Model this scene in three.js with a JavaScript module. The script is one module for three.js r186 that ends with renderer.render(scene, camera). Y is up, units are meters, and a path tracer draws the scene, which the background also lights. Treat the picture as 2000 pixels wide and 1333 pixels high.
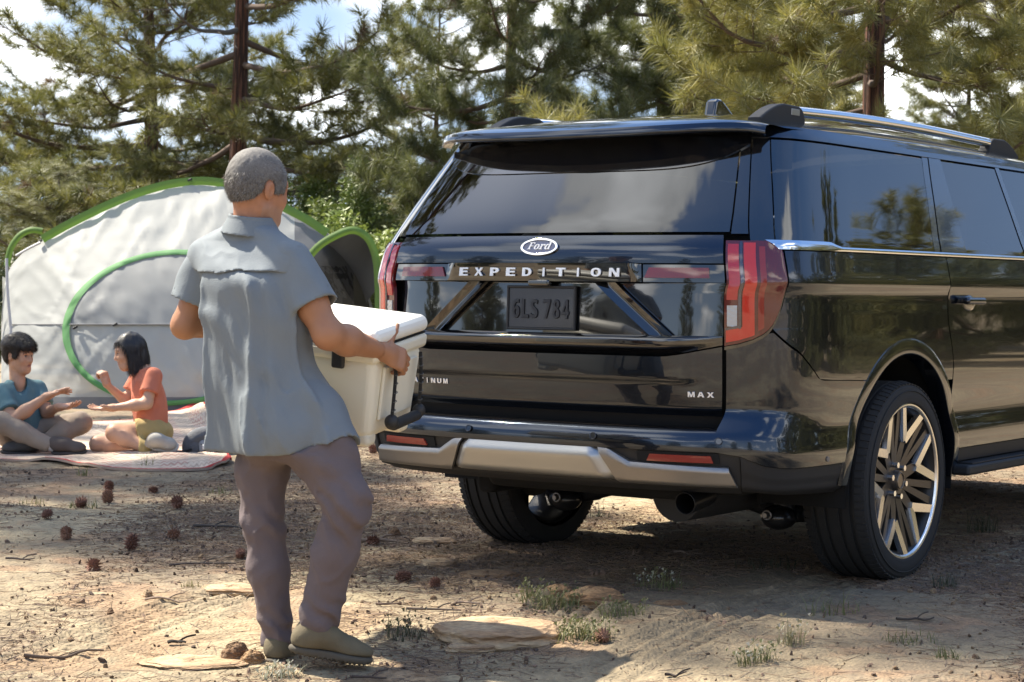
import * as THREE from 'three';
import { RoundedBoxGeometry } from 'three/addons/geometries/RoundedBoxGeometry.js';
import { mergeGeometries, mergeVertices, toCreasedNormals } from 'three/addons/utils/BufferGeometryUtils.js';
import { TextGeometry } from 'three/addons/geometries/TextGeometry.js';
import { FontLoader } from 'three/addons/loaders/FontLoader.js';

// ---------------------------------------------------------------- camera, sky, sun, exposure
const scene = new THREE.Scene();
const camera = new THREE.PerspectiveCamera(19.70, 1024 / 682, 0.1, 3000);
camera.position.set(0, 1.175, 0);
camera.rotation.set(-0.0276, 0, 0.0104, 'YXZ');
camera.focus = 7.3; camera.userData.fStop = 10;
scene.add(camera);
const renderer = new THREE.WebGLRenderer({ antialias: true });
renderer.toneMapping = THREE.LinearToneMapping;
renderer.toneMappingExposure = 3.15;
renderer.shadowMap.enabled = true;
const SUN = new THREE.Vector3(-0.51, 0.80, -0.31).normalize();
const sun = new THREE.DirectionalLight(new THREE.Color(1, 0.92, 0.79), 4.2);
sun.position.copy(SUN).multiplyScalar(60); sun.castShadow = true; sun.shadow.radius = 2.5;
Object.assign(sun.shadow.camera, { left: -25, right: 25, top: 25, bottom: -25, near: 1, far: 150 });
sun.shadow.mapSize.set(4096, 4096);
scene.add(sun); scene.add(sun.target);

// ---------------------------------------------------------------- helpers
function mulberry(a) { return () => { a |= 0; a = a + 0x6D2B79F5 | 0; let t = Math.imul(a ^ a >>> 15, 1 | a); t = t + Math.imul(t ^ t >>> 7, 61 | t) ^ t; return ((t ^ t >>> 14) >>> 0) / 4294967296; }; }
const clamp = (x, a, b) => x < a ? a : x > b ? b : x, mix = (a, b, t) => a + (b - a) * t;
const sstep = (a, b, x) => { const t = clamp((x - a) / (b - a), 0, 1); return t * t * (3 - 2 * t); };
const V3 = (x, y, z) => new THREE.Vector3(x, y, z);
function hash3(x, y, z) { let h = Math.imul(x, 374761393) + Math.imul(y, 668265263) + Math.imul(z, 2147483647 - 1640531526) | 0; h = Math.imul(h ^ h >>> 13, 1274126177); return ((h ^ h >>> 16) >>> 0) / 4294967296; }
function noise3(x, y, z) {
  const xi = Math.floor(x), yi = Math.floor(y), zi = Math.floor(z); let u = x - xi, v = y - yi, w = z - zi;
  u = u * u * (3 - 2 * u); v = v * v * (3 - 2 * v); w = w * w * (3 - 2 * w);
  return mix(mix(mix(hash3(xi, yi, zi), hash3(xi + 1, yi, zi), u), mix(hash3(xi, yi + 1, zi), hash3(xi + 1, yi + 1, zi), u), v),
    mix(mix(hash3(xi, yi, zi + 1), hash3(xi + 1, yi, zi + 1), u), mix(hash3(xi, yi + 1, zi + 1), hash3(xi + 1, yi + 1, zi + 1), u), v), w);
}
function fbm3(x, y, z, o = 4) { let s = 0, a = .5, n = 0; for (let i = 0; i < o; i++) { s += a * noise3(x, y, z); n += a; a *= .5; x = x * 2.03 + 7.1; y = y * 2.03 + 3.7; z = z * 2.03 + 1.3; } return s / n; }
// periodic 2-D noise for tiles
function pnoise(x, y, p, seed) {
  const xi = Math.floor(x), yi = Math.floor(y); let u = x - xi, v = y - yi; u = u * u * (3 - 2 * u); v = v * v * (3 - 2 * v);
  const a = ((xi % p) + p) % p, b = (a + 1) % p, c = ((yi % p) + p) % p, d = (c + 1) % p;
  return mix(mix(hash3(a, c, seed), hash3(b, c, seed), u), mix(hash3(a, d, seed), hash3(b, d, seed), u), v);
}
function pfbm(x, y, p, o, seed) { let s = 0, a = .5, n = 0; for (let i = 0; i < o; i++) { s += a * pnoise(x * p, y * p, p, seed + i); n += a; a *= .5; p *= 2; } return s / n; }
function dataTex(n, m, fn, srgb, rep) {           // fn(u, v) -> [r, g, b] 0..1
  const d = new Uint8Array(n * m * 4);
  for (let j = 0; j < m; j++) for (let i = 0; i < n; i++) { const c = fn((i + .5) / n, (j + .5) / m), k = (j * n + i) * 4; d[k] = clamp(c[0], 0, 1) * 255; d[k + 1] = clamp(c[1], 0, 1) * 255; d[k + 2] = clamp(c[2], 0, 1) * 255; d[k + 3] = 255; }
  const t = new THREE.DataTexture(d, n, m); t.wrapS = t.wrapT = THREE.RepeatWrapping; t.magFilter = THREE.LinearFilter; t.minFilter = THREE.LinearMipmapLinearFilter; t.generateMipmaps = true;
  if (srgb) t.colorSpace = THREE.SRGBColorSpace; if (rep) t.repeat.set(rep, rep); t.needsUpdate = true; return t;
}
const lin = (r, g, b) => new THREE.Color().setRGB(r, g, b);
function std(r, g, b, rough = .8, o = {}) { return new THREE.MeshStandardMaterial(Object.assign({ color: lin(r, g, b), roughness: rough, side: THREE.DoubleSide }, o)); }
function phys(r, g, b, rough, o = {}) { return new THREE.MeshPhysicalMaterial(Object.assign({ color: lin(r, g, b), roughness: rough, side: THREE.DoubleSide }, o)); }
const used = {};
function numbered(n) { if (!(n in used)) { used[n] = 0; return n; } return n + '_' + String(++used[n]).padStart(3, '0'); }
function thing(name, label, category, pos, turn = 0, group) {
  const o = new THREE.Group(); o.name = numbered(name); scene.add(o);
  if (pos) o.position.copy(pos); o.rotation.y = turn; o.userData = { label, category }; if (group) o.userData.group = group; return o;
}
function tag(o, label, category, group) { o.userData.label = label; o.userData.category = category; if (group) o.userData.group = group; return o; }
function mesh(name, geo, mat, parent) {
  if (Array.isArray(geo)) geo = mergeG(geo);
  const m = new THREE.Mesh(geo, mat); m.name = parent ? name : numbered(name); m.castShadow = m.receiveShadow = true; (parent || scene).add(m); return m;
}
function mergeG(list) {
  const colr = list.some(g => g.attributes.color), l = list.map(g => { const q = g.index ? g.toNonIndexed() : g.clone(); for (const k of Object.keys(q.attributes)) if (!['position', 'normal', 'uv', 'color'].includes(k)) q.deleteAttribute(k);
    if (!q.attributes.uv) q.setAttribute('uv', new THREE.BufferAttribute(new Float32Array(q.attributes.position.count * 2), 2));
    if (colr && !q.attributes.color) q.setAttribute('color', new THREE.BufferAttribute(new Float32Array(q.attributes.position.count * 3).fill(1), 3)); return q; });
  return l.length === 1 ? l[0] : mergeGeometries(l);
}
const DUMMY = new THREE.Object3D();
function place(g, x, y, z, rx = 0, ry = 0, rz = 0, s = 1) { DUMMY.position.set(x, y, z); DUMMY.rotation.set(rx, ry, rz, 'YXZ'); Array.isArray(s) ? DUMMY.scale.set(...s) : DUMMY.scale.setScalar(s); DUMMY.updateMatrix(); return g.applyMatrix4(DUMMY.matrix); }
function bx(w, h, d, x, y, z, r = .008, rx = 0, ry = 0, rz = 0) { return place(new RoundedBoxGeometry(w, h, d, 2, Math.min(r, w / 2.01, h / 2.01, d / 2.01)), x, y, z, rx, ry, rz); }
function tube(pts, r, seg = 24, rad = 8, closed = false) {   // r: number or fn(t)
  const c = new THREE.CatmullRomCurve3(pts, closed), g = new THREE.TubeGeometry(c, seg, 1, rad, closed), p = g.attributes.position, fr = [];
  for (let i = 0; i <= seg; i++) { const ct = c.getPointAt(i / seg), rr = typeof r === 'function' ? r(i / seg) : r; for (let j = 0; j <= rad; j++) { const k = i * (rad + 1) + j; p.setXYZ(k, ct.x + (p.getX(k) - ct.x) * rr, ct.y + (p.getY(k) - ct.y) * rr, ct.z + (p.getZ(k) - ct.z) * rr); } }
  g.computeVertexNormals(); return g;
}
// a grid of points pt(i, j) -> [x, y, z]
function grid(nu, nv, pt, uvf) {
  const P = [], I = [], T = [];
  for (let j = 0; j <= nv; j++) for (let i = 0; i <= nu; i++) { const q = pt(i / nu, j / nv); P.push(q[0], q[1], q[2]); const t = uvf ? uvf(i / nu, j / nv, q) : [i / nu, j / nv]; T.push(t[0], t[1]); }
  for (let j = 0; j < nv; j++) for (let i = 0; i < nu; i++) { const a = j * (nu + 1) + i, b = a + 1, c = a + nu + 1, d = c + 1; I.push(a, b, d, a, d, c); }
  const g = new THREE.BufferGeometry(); g.setAttribute('position', new THREE.Float32BufferAttribute(P, 3)); g.setAttribute('uv', new THREE.Float32BufferAttribute(T, 2)); g.setIndex(I); g.computeVertexNormals(); return g;
}
// point of the place seen at a pixel of the 2000 x 1333 photograph, at a measured distance
camera.updateMatrixWorld();
function at(px, py, depth) { const f = 3839.35, v = V3((px - 1000) / f * depth, (666.5 - py) / f * depth, -depth); return v.applyMatrix4(camera.matrixWorld); }
const font = await new FontLoader().loadAsync('fonts/droid/droid_sans_bold.typeface.json');
const fontSerif = await new FontLoader().loadAsync('fonts/droid/droid_serif_bold.typeface.json');

// ---------------------------------------------------------------- sky (air and clouds)
{
  const W = 1024, H = 512, d = new Float32Array(W * H * 4);
  for (let j = 0; j < H; j++) for (let i = 0; i < W; i++) {
    const v = (j + .5) / H, u = (i + .5) / W, el = (v - .5) * Math.PI, az = (u - .5) * 2 * Math.PI;   // three.js: u .5 = +x direction of atan2(z, x)
    const x = Math.cos(el) * Math.cos(az), y = Math.sin(el), z = Math.cos(el) * Math.sin(az), e = Math.max(y, 0);
    const k = Math.pow(1 - e, 3.2);
    let c = [mix(.050, .27, k), mix(.115, .345, k), mix(.27, .43, k)];
    const s = Math.max(0, x * SUN.x + y * SUN.y + z * SUN.z); const g = .16 * Math.pow(s, 6) + .5 * Math.pow(s, 40); c = [c[0] + g, c[1] + g * .96, c[2] + g * .88];
    // clouds: cumulus field on a sheet above, thicker towards the horizon in front
    const q = 1 / (e + .22), cx = x * q * 2.1, cz = z * q * 2.1;
    let n = fbm3(cx + 39.9, 2.2, cz + 2.8, 6), front = sstep(-.68, -.94, z) * sstep(.7, .1, e), cov = mix(.55, .35, front); let a = sstep(cov, cov + mix(.06, .11, front), n) * mix(sstep(-.02, .06, y), sstep(.05, .11, y + .03 * (n - .5)), front);
    const wisp = sstep(.45, .75, fbm3(cx * .6 + 31, y * 3, cz * 2.4, 5)) * mix(.06, .25, front) * sstep(0, .1, y); a = Math.max(a, wisp);
    const lit = mix(.50, 1.0, sstep(cov, cov + .28, n)) ; const cl = [lit * .98, lit, lit * 1.02];
    c = c.map((w, m) => mix(w, cl[m], a));
    if (y < 0) { const t = sstep(0, -.08, y); c = [mix(c[0], .12, t), mix(c[1], .10, t), mix(c[2], .07, t)]; }
    const o = (j * W + i) * 4; d[o] = c[0]; d[o + 1] = c[1]; d[o + 2] = c[2]; d[o + 3] = 1;
  }
  const t = new THREE.DataTexture(d, W, H, THREE.RGBAFormat, THREE.FloatType); t.mapping = THREE.EquirectangularReflectionMapping; t.magFilter = THREE.LinearFilter; t.minFilter = THREE.LinearFilter; t.needsUpdate = true;
  scene.background = t; scene.environment = t; scene.environmentIntensity = 1; scene.backgroundIntensity = 1;
}
// ---------------------------------------------------------------- ground
const LUMPS = [];   // gentle humps and hollows: [x, z, radius, height]
function groundY(x, z) {
  let y = 0; const d = -z;
  y -= .105 * sstep(7.4, 6.0, d) * sstep(1.6, -.2, x);
  y += .05 * (fbm3(x * .55, 1.5, z * .55, 3) - .5) * sstep(3.5, 8, Math.hypot(x - 1.2, (z + 8.3))) * 1.6;
  y += .035 * (fbm3(x * 1.3, 4.5, z * 1.9, 3) - .5);
  y += .6 * sstep(25, 60, d) * (fbm3(x * .06, 8, z * .06, 2));
  for (const [lx, lz, r, h] of LUMPS) { const q = ((x - lx) ** 2 + (z - lz) ** 2) / (r * r); if (q < 1) y += h * (1 - q) * (1 - q); }
  return y;
}
// the car's frame (x right, z back), used for its wheel tracks
const CARP = V3(.8015, 0, -8.5785), CARR = -.6147, cC = Math.cos(CARR), cS = Math.sin(CARR);
const toCar = (x, z) => { const a = x - CARP.x, b = z - CARP.z; return [a * cC - b * cS, a * cS + b * cC]; };
// wheel tracks behind each rear tyre: curves in the car's frame
function trackDepth(x, z) {
  const [cx, cz] = toCar(x, z); if (cz < -.2 || cz > 6) return 0;
  let h = 0;
  for (const x0 of [-.855, .855, .17]) {
    const c = x0 === .17 ? .17 + .10 * (cz - .55) * (cz - .55) * 1.6 : x0 + .05 * cz * cz * .3; const w = (cx - c) / .135; if (Math.abs(w) > 1.35) continue;
    const fade = sstep(-.2, .15, cz) * (x0 === .17 ? sstep(.2, .5, cz) * sstep(2.1, 1.5, cz) : sstep(5.5, 2.5, cz));
    const e = Math.abs(w) < 1 ? -1 : .8 * (1.35 - Math.abs(w)) / .35;
    const groove = Math.abs(w) < 1 ? .5 * Math.cos(w * Math.PI * 4.5) : 0;
    h += fade * (x0 === .17 ? .018 : .013) * (e * .75 + groove) * (.6 + .8 * noise3(x * 3, 2, z * 3));
  }
  return h;
}
function groundDetail(x, z) {   // small relief on top of the lie of the land
  let h = .020 * (fbm3(x * 4.2, 3.3, z * 6.5, 4) - .5) + .010 * (fbm3(x * 15, 5.5, z * 22, 3) - .5);
  const rp = fbm3(x * 1.7 + 9, 7.7, z * 5 + 3, 4); h += .022 * Math.pow(Math.abs(rp - .5) * 2, .6) * sstep(.35, .65, fbm3(x * .8, 12, z * .8, 2));
  return h + trackDepth(x, z);
}
const surfY = (x, z) => groundY(x, z) + groundDetail(x, z);
{
  const T = 2048;
  const col = dataTex(T, T, (u, v) => {
    const a = pfbm(u, v, 4, 6, 11), b = pfbm(u, v, 9, 5, 31), f = pfbm(u, v, 96, 3, 51), g = pnoise(u * 512, v * 512, 512, 77), st = pfbm(u * 1, v * 1, 24, 3, 91);
    let t = sstep(.32, .68, a), w = sstep(.48, .70, b);
    let c = [mix(.53, .66, t), mix(.470, .60, t), mix(.375, .480, t)];
    c = [mix(c[0], .50, w * .55), mix(c[1], .43, w * .55), mix(c[2], .355, w * .55)];      // grey duff of old needles
    const red = sstep(.56, .72, st) * .35; c = [mix(c[0], .58, red), mix(c[1], .42, red), mix(c[2], .30, red)];
    const k = .80 + .28 * f + .16 * (g - .5); const peb = g > .955 ? .7 : 1;
    return [c[0] * k * peb, c[1] * k * peb, c[2] * k * peb];
  }, true);
  const bump = dataTex(1024, 1024, (u, v) => { const q = .6 * pfbm(u, v, 40, 5, 5) + .4 * pnoise(u * 300, v * 300, 300, 8); return [q, q, q]; });
  bump.repeat.set(3, 3);
  const m = new THREE.MeshStandardMaterial({ map: col, bumpMap: bump, bumpScale: .012, roughness: .95, color: lin(.92, .92, .92), side: THREE.DoubleSide });
  // one sheet: fine where the camera looks, coarser to the horizon
  const xs = [], zs = [];
  for (let x = -3.6; x <= 3.4; x += .018) xs.push(x); for (let x = 3.4 + .05, s = .05; x < 900; s *= 1.12, x += s) xs.push(x); for (let x = -3.6 - .05, s = .05; x > -900; s *= 1.12, x -= s) xs.unshift(x);
  for (let z = -5.2; z >= -13; z -= .02) zs.push(z); for (let z = -13.03, s = .03; z > -1500; s *= 1.06, z -= s) zs.push(z); for (let z = -5.15, s = .05; z < 600; s *= 1.12, z += s) zs.unshift(z);
  const P = [], U = [], I = [], nx = xs.length;
  for (const z of zs) for (const x of xs) { const far = Math.hypot(x, z + 8) > 40; P.push(x, groundY(x, z) + (far ? 0 : groundDetail(x, z)), z); U.push(x / 6.2 + .13, z / 6.2 + .37); }
  for (let j = 0; j < zs.length - 1; j++) for (let i = 0; i < nx - 1; i++) { const a = j * nx + i; I.push(a, a + 1, a + nx + 1, a, a + nx + 1, a + nx); }
  const g = new THREE.BufferGeometry(); g.setAttribute('position', new THREE.Float32BufferAttribute(P, 3)); g.setAttribute('uv', new THREE.Float32BufferAttribute(U, 2)); g.setIndex(I); g.computeVertexNormals();
  // face up
  if (g.attributes.normal.getY(0) < 0) { for (let k = 0; k < I.length; k += 3) { const t = I[k]; I[k] = I[k + 1]; I[k + 1] = t; } g.setIndex(I); g.computeVertexNormals(); }
  const o = mesh('ground', g, m); o.userData.kind = 'structure';
}
// ---------------------------------------------------------------- the large dark car
const car = thing('sport_utility_vehicle', 'large glossy black sport utility vehicle parked with its tailgate towards the man', 'car', CARP.clone(), CARR);
const PAINT = new THREE.MeshPhysicalMaterial({ color: lin(.022, .030, .046), metalness: .9, roughness: .18, clearcoat: 1, clearcoatRoughness: .015, side: THREE.DoubleSide });
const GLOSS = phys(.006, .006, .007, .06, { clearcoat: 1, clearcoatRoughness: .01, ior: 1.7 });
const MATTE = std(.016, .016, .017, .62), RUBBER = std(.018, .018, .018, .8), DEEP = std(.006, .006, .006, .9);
const CHROME = std(.78, .80, .83, .10, { metalness: 1 }), SATIN = std(.42, .415, .40, .38, { metalness: .85 }), SATIN2 = std(.30, .285, .27, .40, { metalness: .85 });
const TINT = phys(.05, .06, .07, .02, { transmission: 1, thickness: 0, ior: 2.0 });
function curve1(knots) {   // smooth interpolation through [x, y] knots
  const n = knots.length, m = knots.map((k, i) => i === 0 ? (knots[1][1] - k[1]) / (knots[1][0] - k[0]) : i === n - 1 ? (k[1] - knots[i - 1][1]) / (k[0] - knots[i - 1][0]) : (knots[i + 1][1] - knots[i - 1][1]) / (knots[i + 1][0] - knots[i - 1][0]));
  return x => { if (x <= knots[0][0]) return knots[0][1] + (x - knots[0][0]) * m[0]; if (x >= knots[n - 1][0]) return knots[n - 1][1] + (x - knots[n - 1][0]) * m[n - 1];
    let i = 0; while (x > knots[i + 1][0]) i++; const h = knots[i + 1][0] - knots[i][0], t = (x - knots[i][0]) / h, t2 = t * t, t3 = t2 * t;
    return (2 * t3 - 3 * t2 + 1) * knots[i][1] + (t3 - 2 * t2 + t) * h * m[i] + (-2 * t3 + 3 * t2) * knots[i + 1][1] + (t3 - t2) * h * m[i + 1]; };
}
function lin1(knots) { return x => { if (x <= knots[0][0]) return knots[0][1]; for (let i = 1; i < knots.length; i++) if (x <= knots[i][0]) return mix(knots[i - 1][1], knots[i][1], (x - knots[i - 1][0]) / (knots[i][0] - knots[i - 1][0])); return knots[knots.length - 1][1]; }; }
const bodyZ = curve1([[.36, 1.15], [.66, 1.19], [.80, 1.21], [1.0, 1.22], [1.2, 1.222], [1.30, 1.208], [1.375, 1.178], [1.45, 1.135], [1.60, 1.035], [1.72, .950], [1.80, .89]]);
const bodyW = curve1([[.36, .965], [.47, .985], [.56, .994], [.66, .984], [.80, .996], [.95, .999], [1.08, .998], [1.165, .999], [1.195, 1.009], [1.215, 1.008], [1.26, .999], [1.345, .980], [1.40, .958], [1.55, .902], [1.70, .845], [1.76, .822], [1.80, .795]]);
const kx = curve1([[0, 0], [.25, .25], [.5, .5], [.65, .65], [.76, .762], [.85, .852], [.92, .920], [.97, .960], [1.0, .978], [1.1, .995], [1.2, 1.0], [1.4, 1.0], [1.6, 1.0]]);
const kz = curve1([[0, 0], [.25, -.006], [.5, -.027], [.65, -.051], [.76, -.083], [.85, -.122], [.92, -.172], [.97, -.235], [1.0, -.300], [1.1, -.45], [1.2, -.58], [1.4, -.80], [1.6, -1.0]]);
const bodyMap = { z: bodyZ, w: bodyW };
function plan(s, y, M = bodyMap) {
  const a = Math.abs(s), sg = s < 0 ? -1 : 1, W = M.w(y), Z = M.z(y);
  let x = a > 1.6 ? 1 : kx(a), z = a > 1.6 ? -1.0 - (a - 1.6) : kz(a);
  let xx = x * W; const zz = Z + z; if (zz < -2.2) xx *= 1 - .012 * (zz + 2.2) ** 2;
  return [sg * xx, y, zz];
}
function planN(s, y, M) { const e = .004, a = plan(s - e, y, M), b = plan(s + e, y, M), c = plan(s, y - e, M), d = plan(s, y + e, M);
  const u = V3(b[0] - a[0], b[1] - a[1], b[2] - a[2]), v = V3(d[0] - c[0], d[1] - c[1], d[2] - c[2]); const n = u.cross(v).normalize(); if (n.z * 1 + n.x * Math.sign(s || 1) < 0) n.negate(); return n; }
function zS(z, y, M = bodyMap) { let a = .3, b = 8; for (let i = 0; i < 40; i++) { const m = (a + b) / 2; if (plan(m, y, M)[2] > z) a = m; else b = m; } return (a + b) / 2; }
function xS(x, y, M = bodyMap) { let a = 0, b = 1.2; for (let i = 0; i < 40; i++) { const m = (a + b) / 2; if (plan(m, y, M)[0] < x) a = m; else b = m; } return (a + b) / 2; }
function onBody(s, y, off = 0, M) { const p = plan(s, y, M); if (!off) return p; const n = planN(s, y, M); return [p[0] + n.x * off, p[1] + n.y * off, p[2] + n.z * off]; }
// sheet of body surface with folded-in rims; sy(u, v) -> [s, y]; off(u, v) metres outwards
function sheet(nu, nv, sy, off = 0, M = bodyMap, rim = .014) {
  const O = typeof off === 'function' ? off : () => off;
  const pt = (u, v) => { const [s, y] = sy(u, v); return onBody(s, y, O(u, v), M); };
  const g = [grid(nu, nv, pt)];
  if (rim) {
    const edge = (n, f) => grid(n, 1, (t, k) => { const [u, v] = f(t), [s, y] = sy(u, v); return onBody(s, y, O(u, v) - k * rim, M); });
    g.push(edge(nu, t => [t, 0]), edge(nu, t => [t, 1]), edge(nv, t => [0, t]), edge(nv, t => [1, t]));
  }
  return mergeG(g);
}
// rows: y from y0 to y1, s between two functions of y
const rows = (y0, y1, sa, sb) => { const A = typeof sa === 'function' ? sa : () => sa, B = typeof sb === 'function' ? sb : () => sb; return (u, v) => { const y = mix(y0, y1, v); return [mix(A(y), B(y), u), y]; }; };
// columns: s from s0 to s1, y between two functions of s
const cols = (s0, s1, ya, yb) => { const A = typeof ya === 'function' ? ya : () => ya, B = typeof yb === 'function' ? yb : () => yb; return (u, v) => { const s = mix(s0, s1, u); return [s, mix(A(s), B(s), v)]; }; };
const mirror = g => { if (Array.isArray(g)) g = mergeG(g); const q = g.index ? g.toNonIndexed() : g.clone(); q.applyMatrix4(new THREE.Matrix4().makeScale(-1, 1, 1)); const n = q.attributes.position.count; for (const k of ['position', 'normal', 'uv']) { const a = q.attributes[k]; for (let i = 0; i < n; i += 3) for (let c = 0; c < a.itemSize; c++) { const t = a.array[(i + 1) * a.itemSize + c]; a.array[(i + 1) * a.itemSize + c] = a.array[(i + 2) * a.itemSize + c]; a.array[(i + 2) * a.itemSize + c] = t; } } return q; };
function both(name, g, m, par = car, lab) { const r = mesh(name, g, m, par); mesh(name, mirror(r.geometry), m, par); return r; }
const cp = (name, g, m, par = car) => mesh(name, g, m, par);

// dark shell behind the gaps
const TG = .764;   // tailgate edge
cp('body_shell', [sheet(120, 20, rows(.99, 1.36, -5, 5), (u, v) => { const a = Math.abs(mix(-5, 5, u)); return -.016 - .05 * sstep(.95, .80, a); }, bodyMap, 0), sheet(30, 12, rows(.46, .99, -.94, .94), -.05, bodyMap, 0),
  sheet(20, 8, (u, v) => { const y = mix(.44, .99, v); return [mix(zS(-.62, y), zS(-2.75, y), u), y]; }, -.016, bodyMap, 0), sheet(20, 8, (u, v) => { const y = mix(.44, .99, v); return [-mix(zS(-.62, y), zS(-2.75, y), u), y]; }, -.016, bodyMap, 0)], DEEP);

// ---- tailgate
const tailgate = new THREE.Group(); tailgate.name = 'tailgate'; car.add(tailgate);
const tg = (name, g, m) => mesh(name, g, m, tailgate);
const glassEdge = lin1([[1.37, .784], [1.45, .793], [1.55, .797], [1.78, .803]]), pillarL = lin1([[1.37, .850], [1.78, .844]]), winL = lin1([[1.36, .934], [1.45, .934], [1.55, .929], [1.76, .915]]), winR = lin1([[1.34, 2.083], [1.45, 2.078], [1.55, 2.063], [1.76, 2.021]]), doorL = lin1([[1.34, 2.44], [1.45, 2.395], [1.55, 2.343], [1.76, 2.228]]);
tg('rear_window', sheet(40, 16, rows(1.385, 1.80, y => -glassEdge(y), glassEdge), .002, bodyMap, 0), TINT);
both('window_trim', sheet(4, 16, rows(1.380, 1.79, y => glassEdge(y) + .006, pillarL), -.001), GLOSS, tailgate);
// painted upper panel
tg('upper_panel', sheet(48, 10, rows(1.268, 1.372, -TG, TG), (u, v) => .006 * Math.sin(Math.PI * v) + .004), PAINT);
// light band with the lettering bar
const bandOff = s => -.004 + .022 * sstep(.47, .385, Math.abs(s));
tg('lettering_bar', sheet(60, 8, rows(1.198, 1.264, -.452, .452), (u, v) => { const s = Math.abs(mix(-.452, .452, u)); return .004 + sstep(.452, .41, s) * (.004 + .013 * v); }), GLOSS);
both('reflector_surround', sheet(12, 4, rows(1.198, 1.264, .455, TG), -.004), GLOSS, tailgate);
const REDL = phys(.30, .016, .016, .12, { clearcoat: 1, clearcoatRoughness: .02 });
const REDD = phys(.16, .010, .012, .10, { clearcoat: 1, clearcoatRoughness: .02 });
both('red_reflector', sheet(12, 3, (u, v) => [mix(.462 + .02 * v, .712, u), mix(1.214, 1.252, v)], .003), REDD, tailgate);
// recessed gloss panel with two slanting ribs
tg('recessed_panel', sheet(50, 14, rows(1.0, 1.196, -TG, TG), (u, v) => -.022 - .012 * v), GLOSS);
both('slanting_rib', [sheet(8, 14, (u, v) => { const c = mix(.535, .295, v); return [c + mix(-.045, .045, u), mix(1.0, 1.196, v)]; }, (u, v) => -.012 + .016 * Math.abs(u - .5) * 2 - .01 * v)], GLOSS, tailgate);
// ledge across the tailgate
const ledgeBot = s => lin1([[.55, .928], [.62, .938], [TG, .968]])(Math.abs(s));
tg('tailgate_ledge', sheet(60, 10, cols(-TG, TG, ledgeBot, 1.0), (u, v) => { const s = Math.abs(mix(-TG, TG, u)); const e = sstep(TG, .56, s); return -.004 + e * .034 * sstep(0, .5, v) * sstep(1.02, .86, v); }), GLOSS);
tg('lower_panel', sheet(60, 24, cols(-TG, TG, .700, s => ledgeBot(s) - .006), (u, v) => { const s = mix(-TG, TG, u), y = mix(.70, ledgeBot(s) - .006, v); return .004 + .012 * sstep(.824, .836, y) * sstep(.70, .62, Math.abs(s)) - .020 * sstep(.735, .70, y); }), PAINT);
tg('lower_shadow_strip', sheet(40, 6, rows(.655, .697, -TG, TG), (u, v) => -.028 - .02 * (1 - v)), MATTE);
// badge, letters, plate
function letters(str, x0, x1, y, h, depth, off, mat, name, sx = 1, useFont = font) {
  const n = str.length; for (let i = 0; i < n; i++) { const x = mix(x0, x1, n === 1 ? .5 : i / (n - 1)); if (str[i] === ' ') continue;
    const g = str[i] === 'I' ? place(new THREE.BoxGeometry(h * .26, h, depth), 0, 0, depth / 2) : new TextGeometry(str[i], { font: useFont, size: h / .72, depth, curveSegments: 4, bevelEnabled: true, bevelThickness: .001, bevelSize: .0008, bevelSegments: 1 }); g.computeBoundingBox(); const b = g.boundingBox; g.translate(-(b.min.x + b.max.x) / 2, -(b.min.y + b.max.y) / 2, 0);
    const w = b.max.x - b.min.x, want = (str[i] === 'I' ? h * .26 : h * sx); g.scale(want / w, h / (b.max.y - b.min.y), 1);
    const s = xS(Math.abs(x), y) * Math.sign(x || 1), p = onBody(s, y, off), nn = planN(s, y); const o = mesh('letter', g, mat, tailgate); o.position.set(...p); o.lookAt(V3(...p).add(nn)); o.quaternion.setFromUnitVectors(V3(0, 0, 1), nn); } }
const WHITE = std(.80, .80, .80, .35), LETTER = std(.82, .82, .82, .25, { metalness: .3 });
letters('EXPEDITION', -.350, .350, 1.231, .033, .004, .018, LETTER, 'letter', 1.32);
letters('MAX', .652, .722, .785, .020, .002, .006, LETTER, 'letter', 1.35);
letters('PLATINUM', -.700, -.462, .795, .020, .002, .006, LETTER, 'letter', 1.2);
{
  const oval = new THREE.Group(); oval.name = 'oval_badge'; tailgate.add(oval); const y = 1.325; const p = onBody(0, y, .010), n = planN(0, y);
  const e = (rx, ry) => { const s = new THREE.Shape(); s.absellipse(0, 0, rx, ry, 0, Math.PI * 2); return s; };
  const ring = e(.085, .0345); ring.holes.push(e(.077, .0285)); const ex = { depth: .006, bevelEnabled: true, bevelThickness: .0015, bevelSize: .0015, bevelSegments: 2, curveSegments: 40 };
  mesh('badge_ring', new THREE.ExtrudeGeometry(ring, ex), CHROME, oval);
  mesh('badge_field', new THREE.ExtrudeGeometry(e(.0775, .029), { depth: .003, bevelEnabled: false, curveSegments: 40 }), phys(.012, .03, .12, .2, { clearcoat: 1 }), oval);
  const t = new TextGeometry('Ford', { font: fontSerif, size: .031, depth: .003, curveSegments: 5, bevelEnabled: false }); t.computeBoundingBox(); t.translate(-(t.boundingBox.max.x) / 2, -.011, .003); t.applyMatrix4(new THREE.Matrix4().set(1.02, .32, 0, 0, 0, .92, 0, 0, 0, 0, 1, 0, 0, 0, 0, 1));
  mesh('badge_script', t, WHITE, oval);
  oval.position.set(...p); oval.quaternion.setFromUnitVectors(V3(0, 0, 1), n);
}
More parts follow.
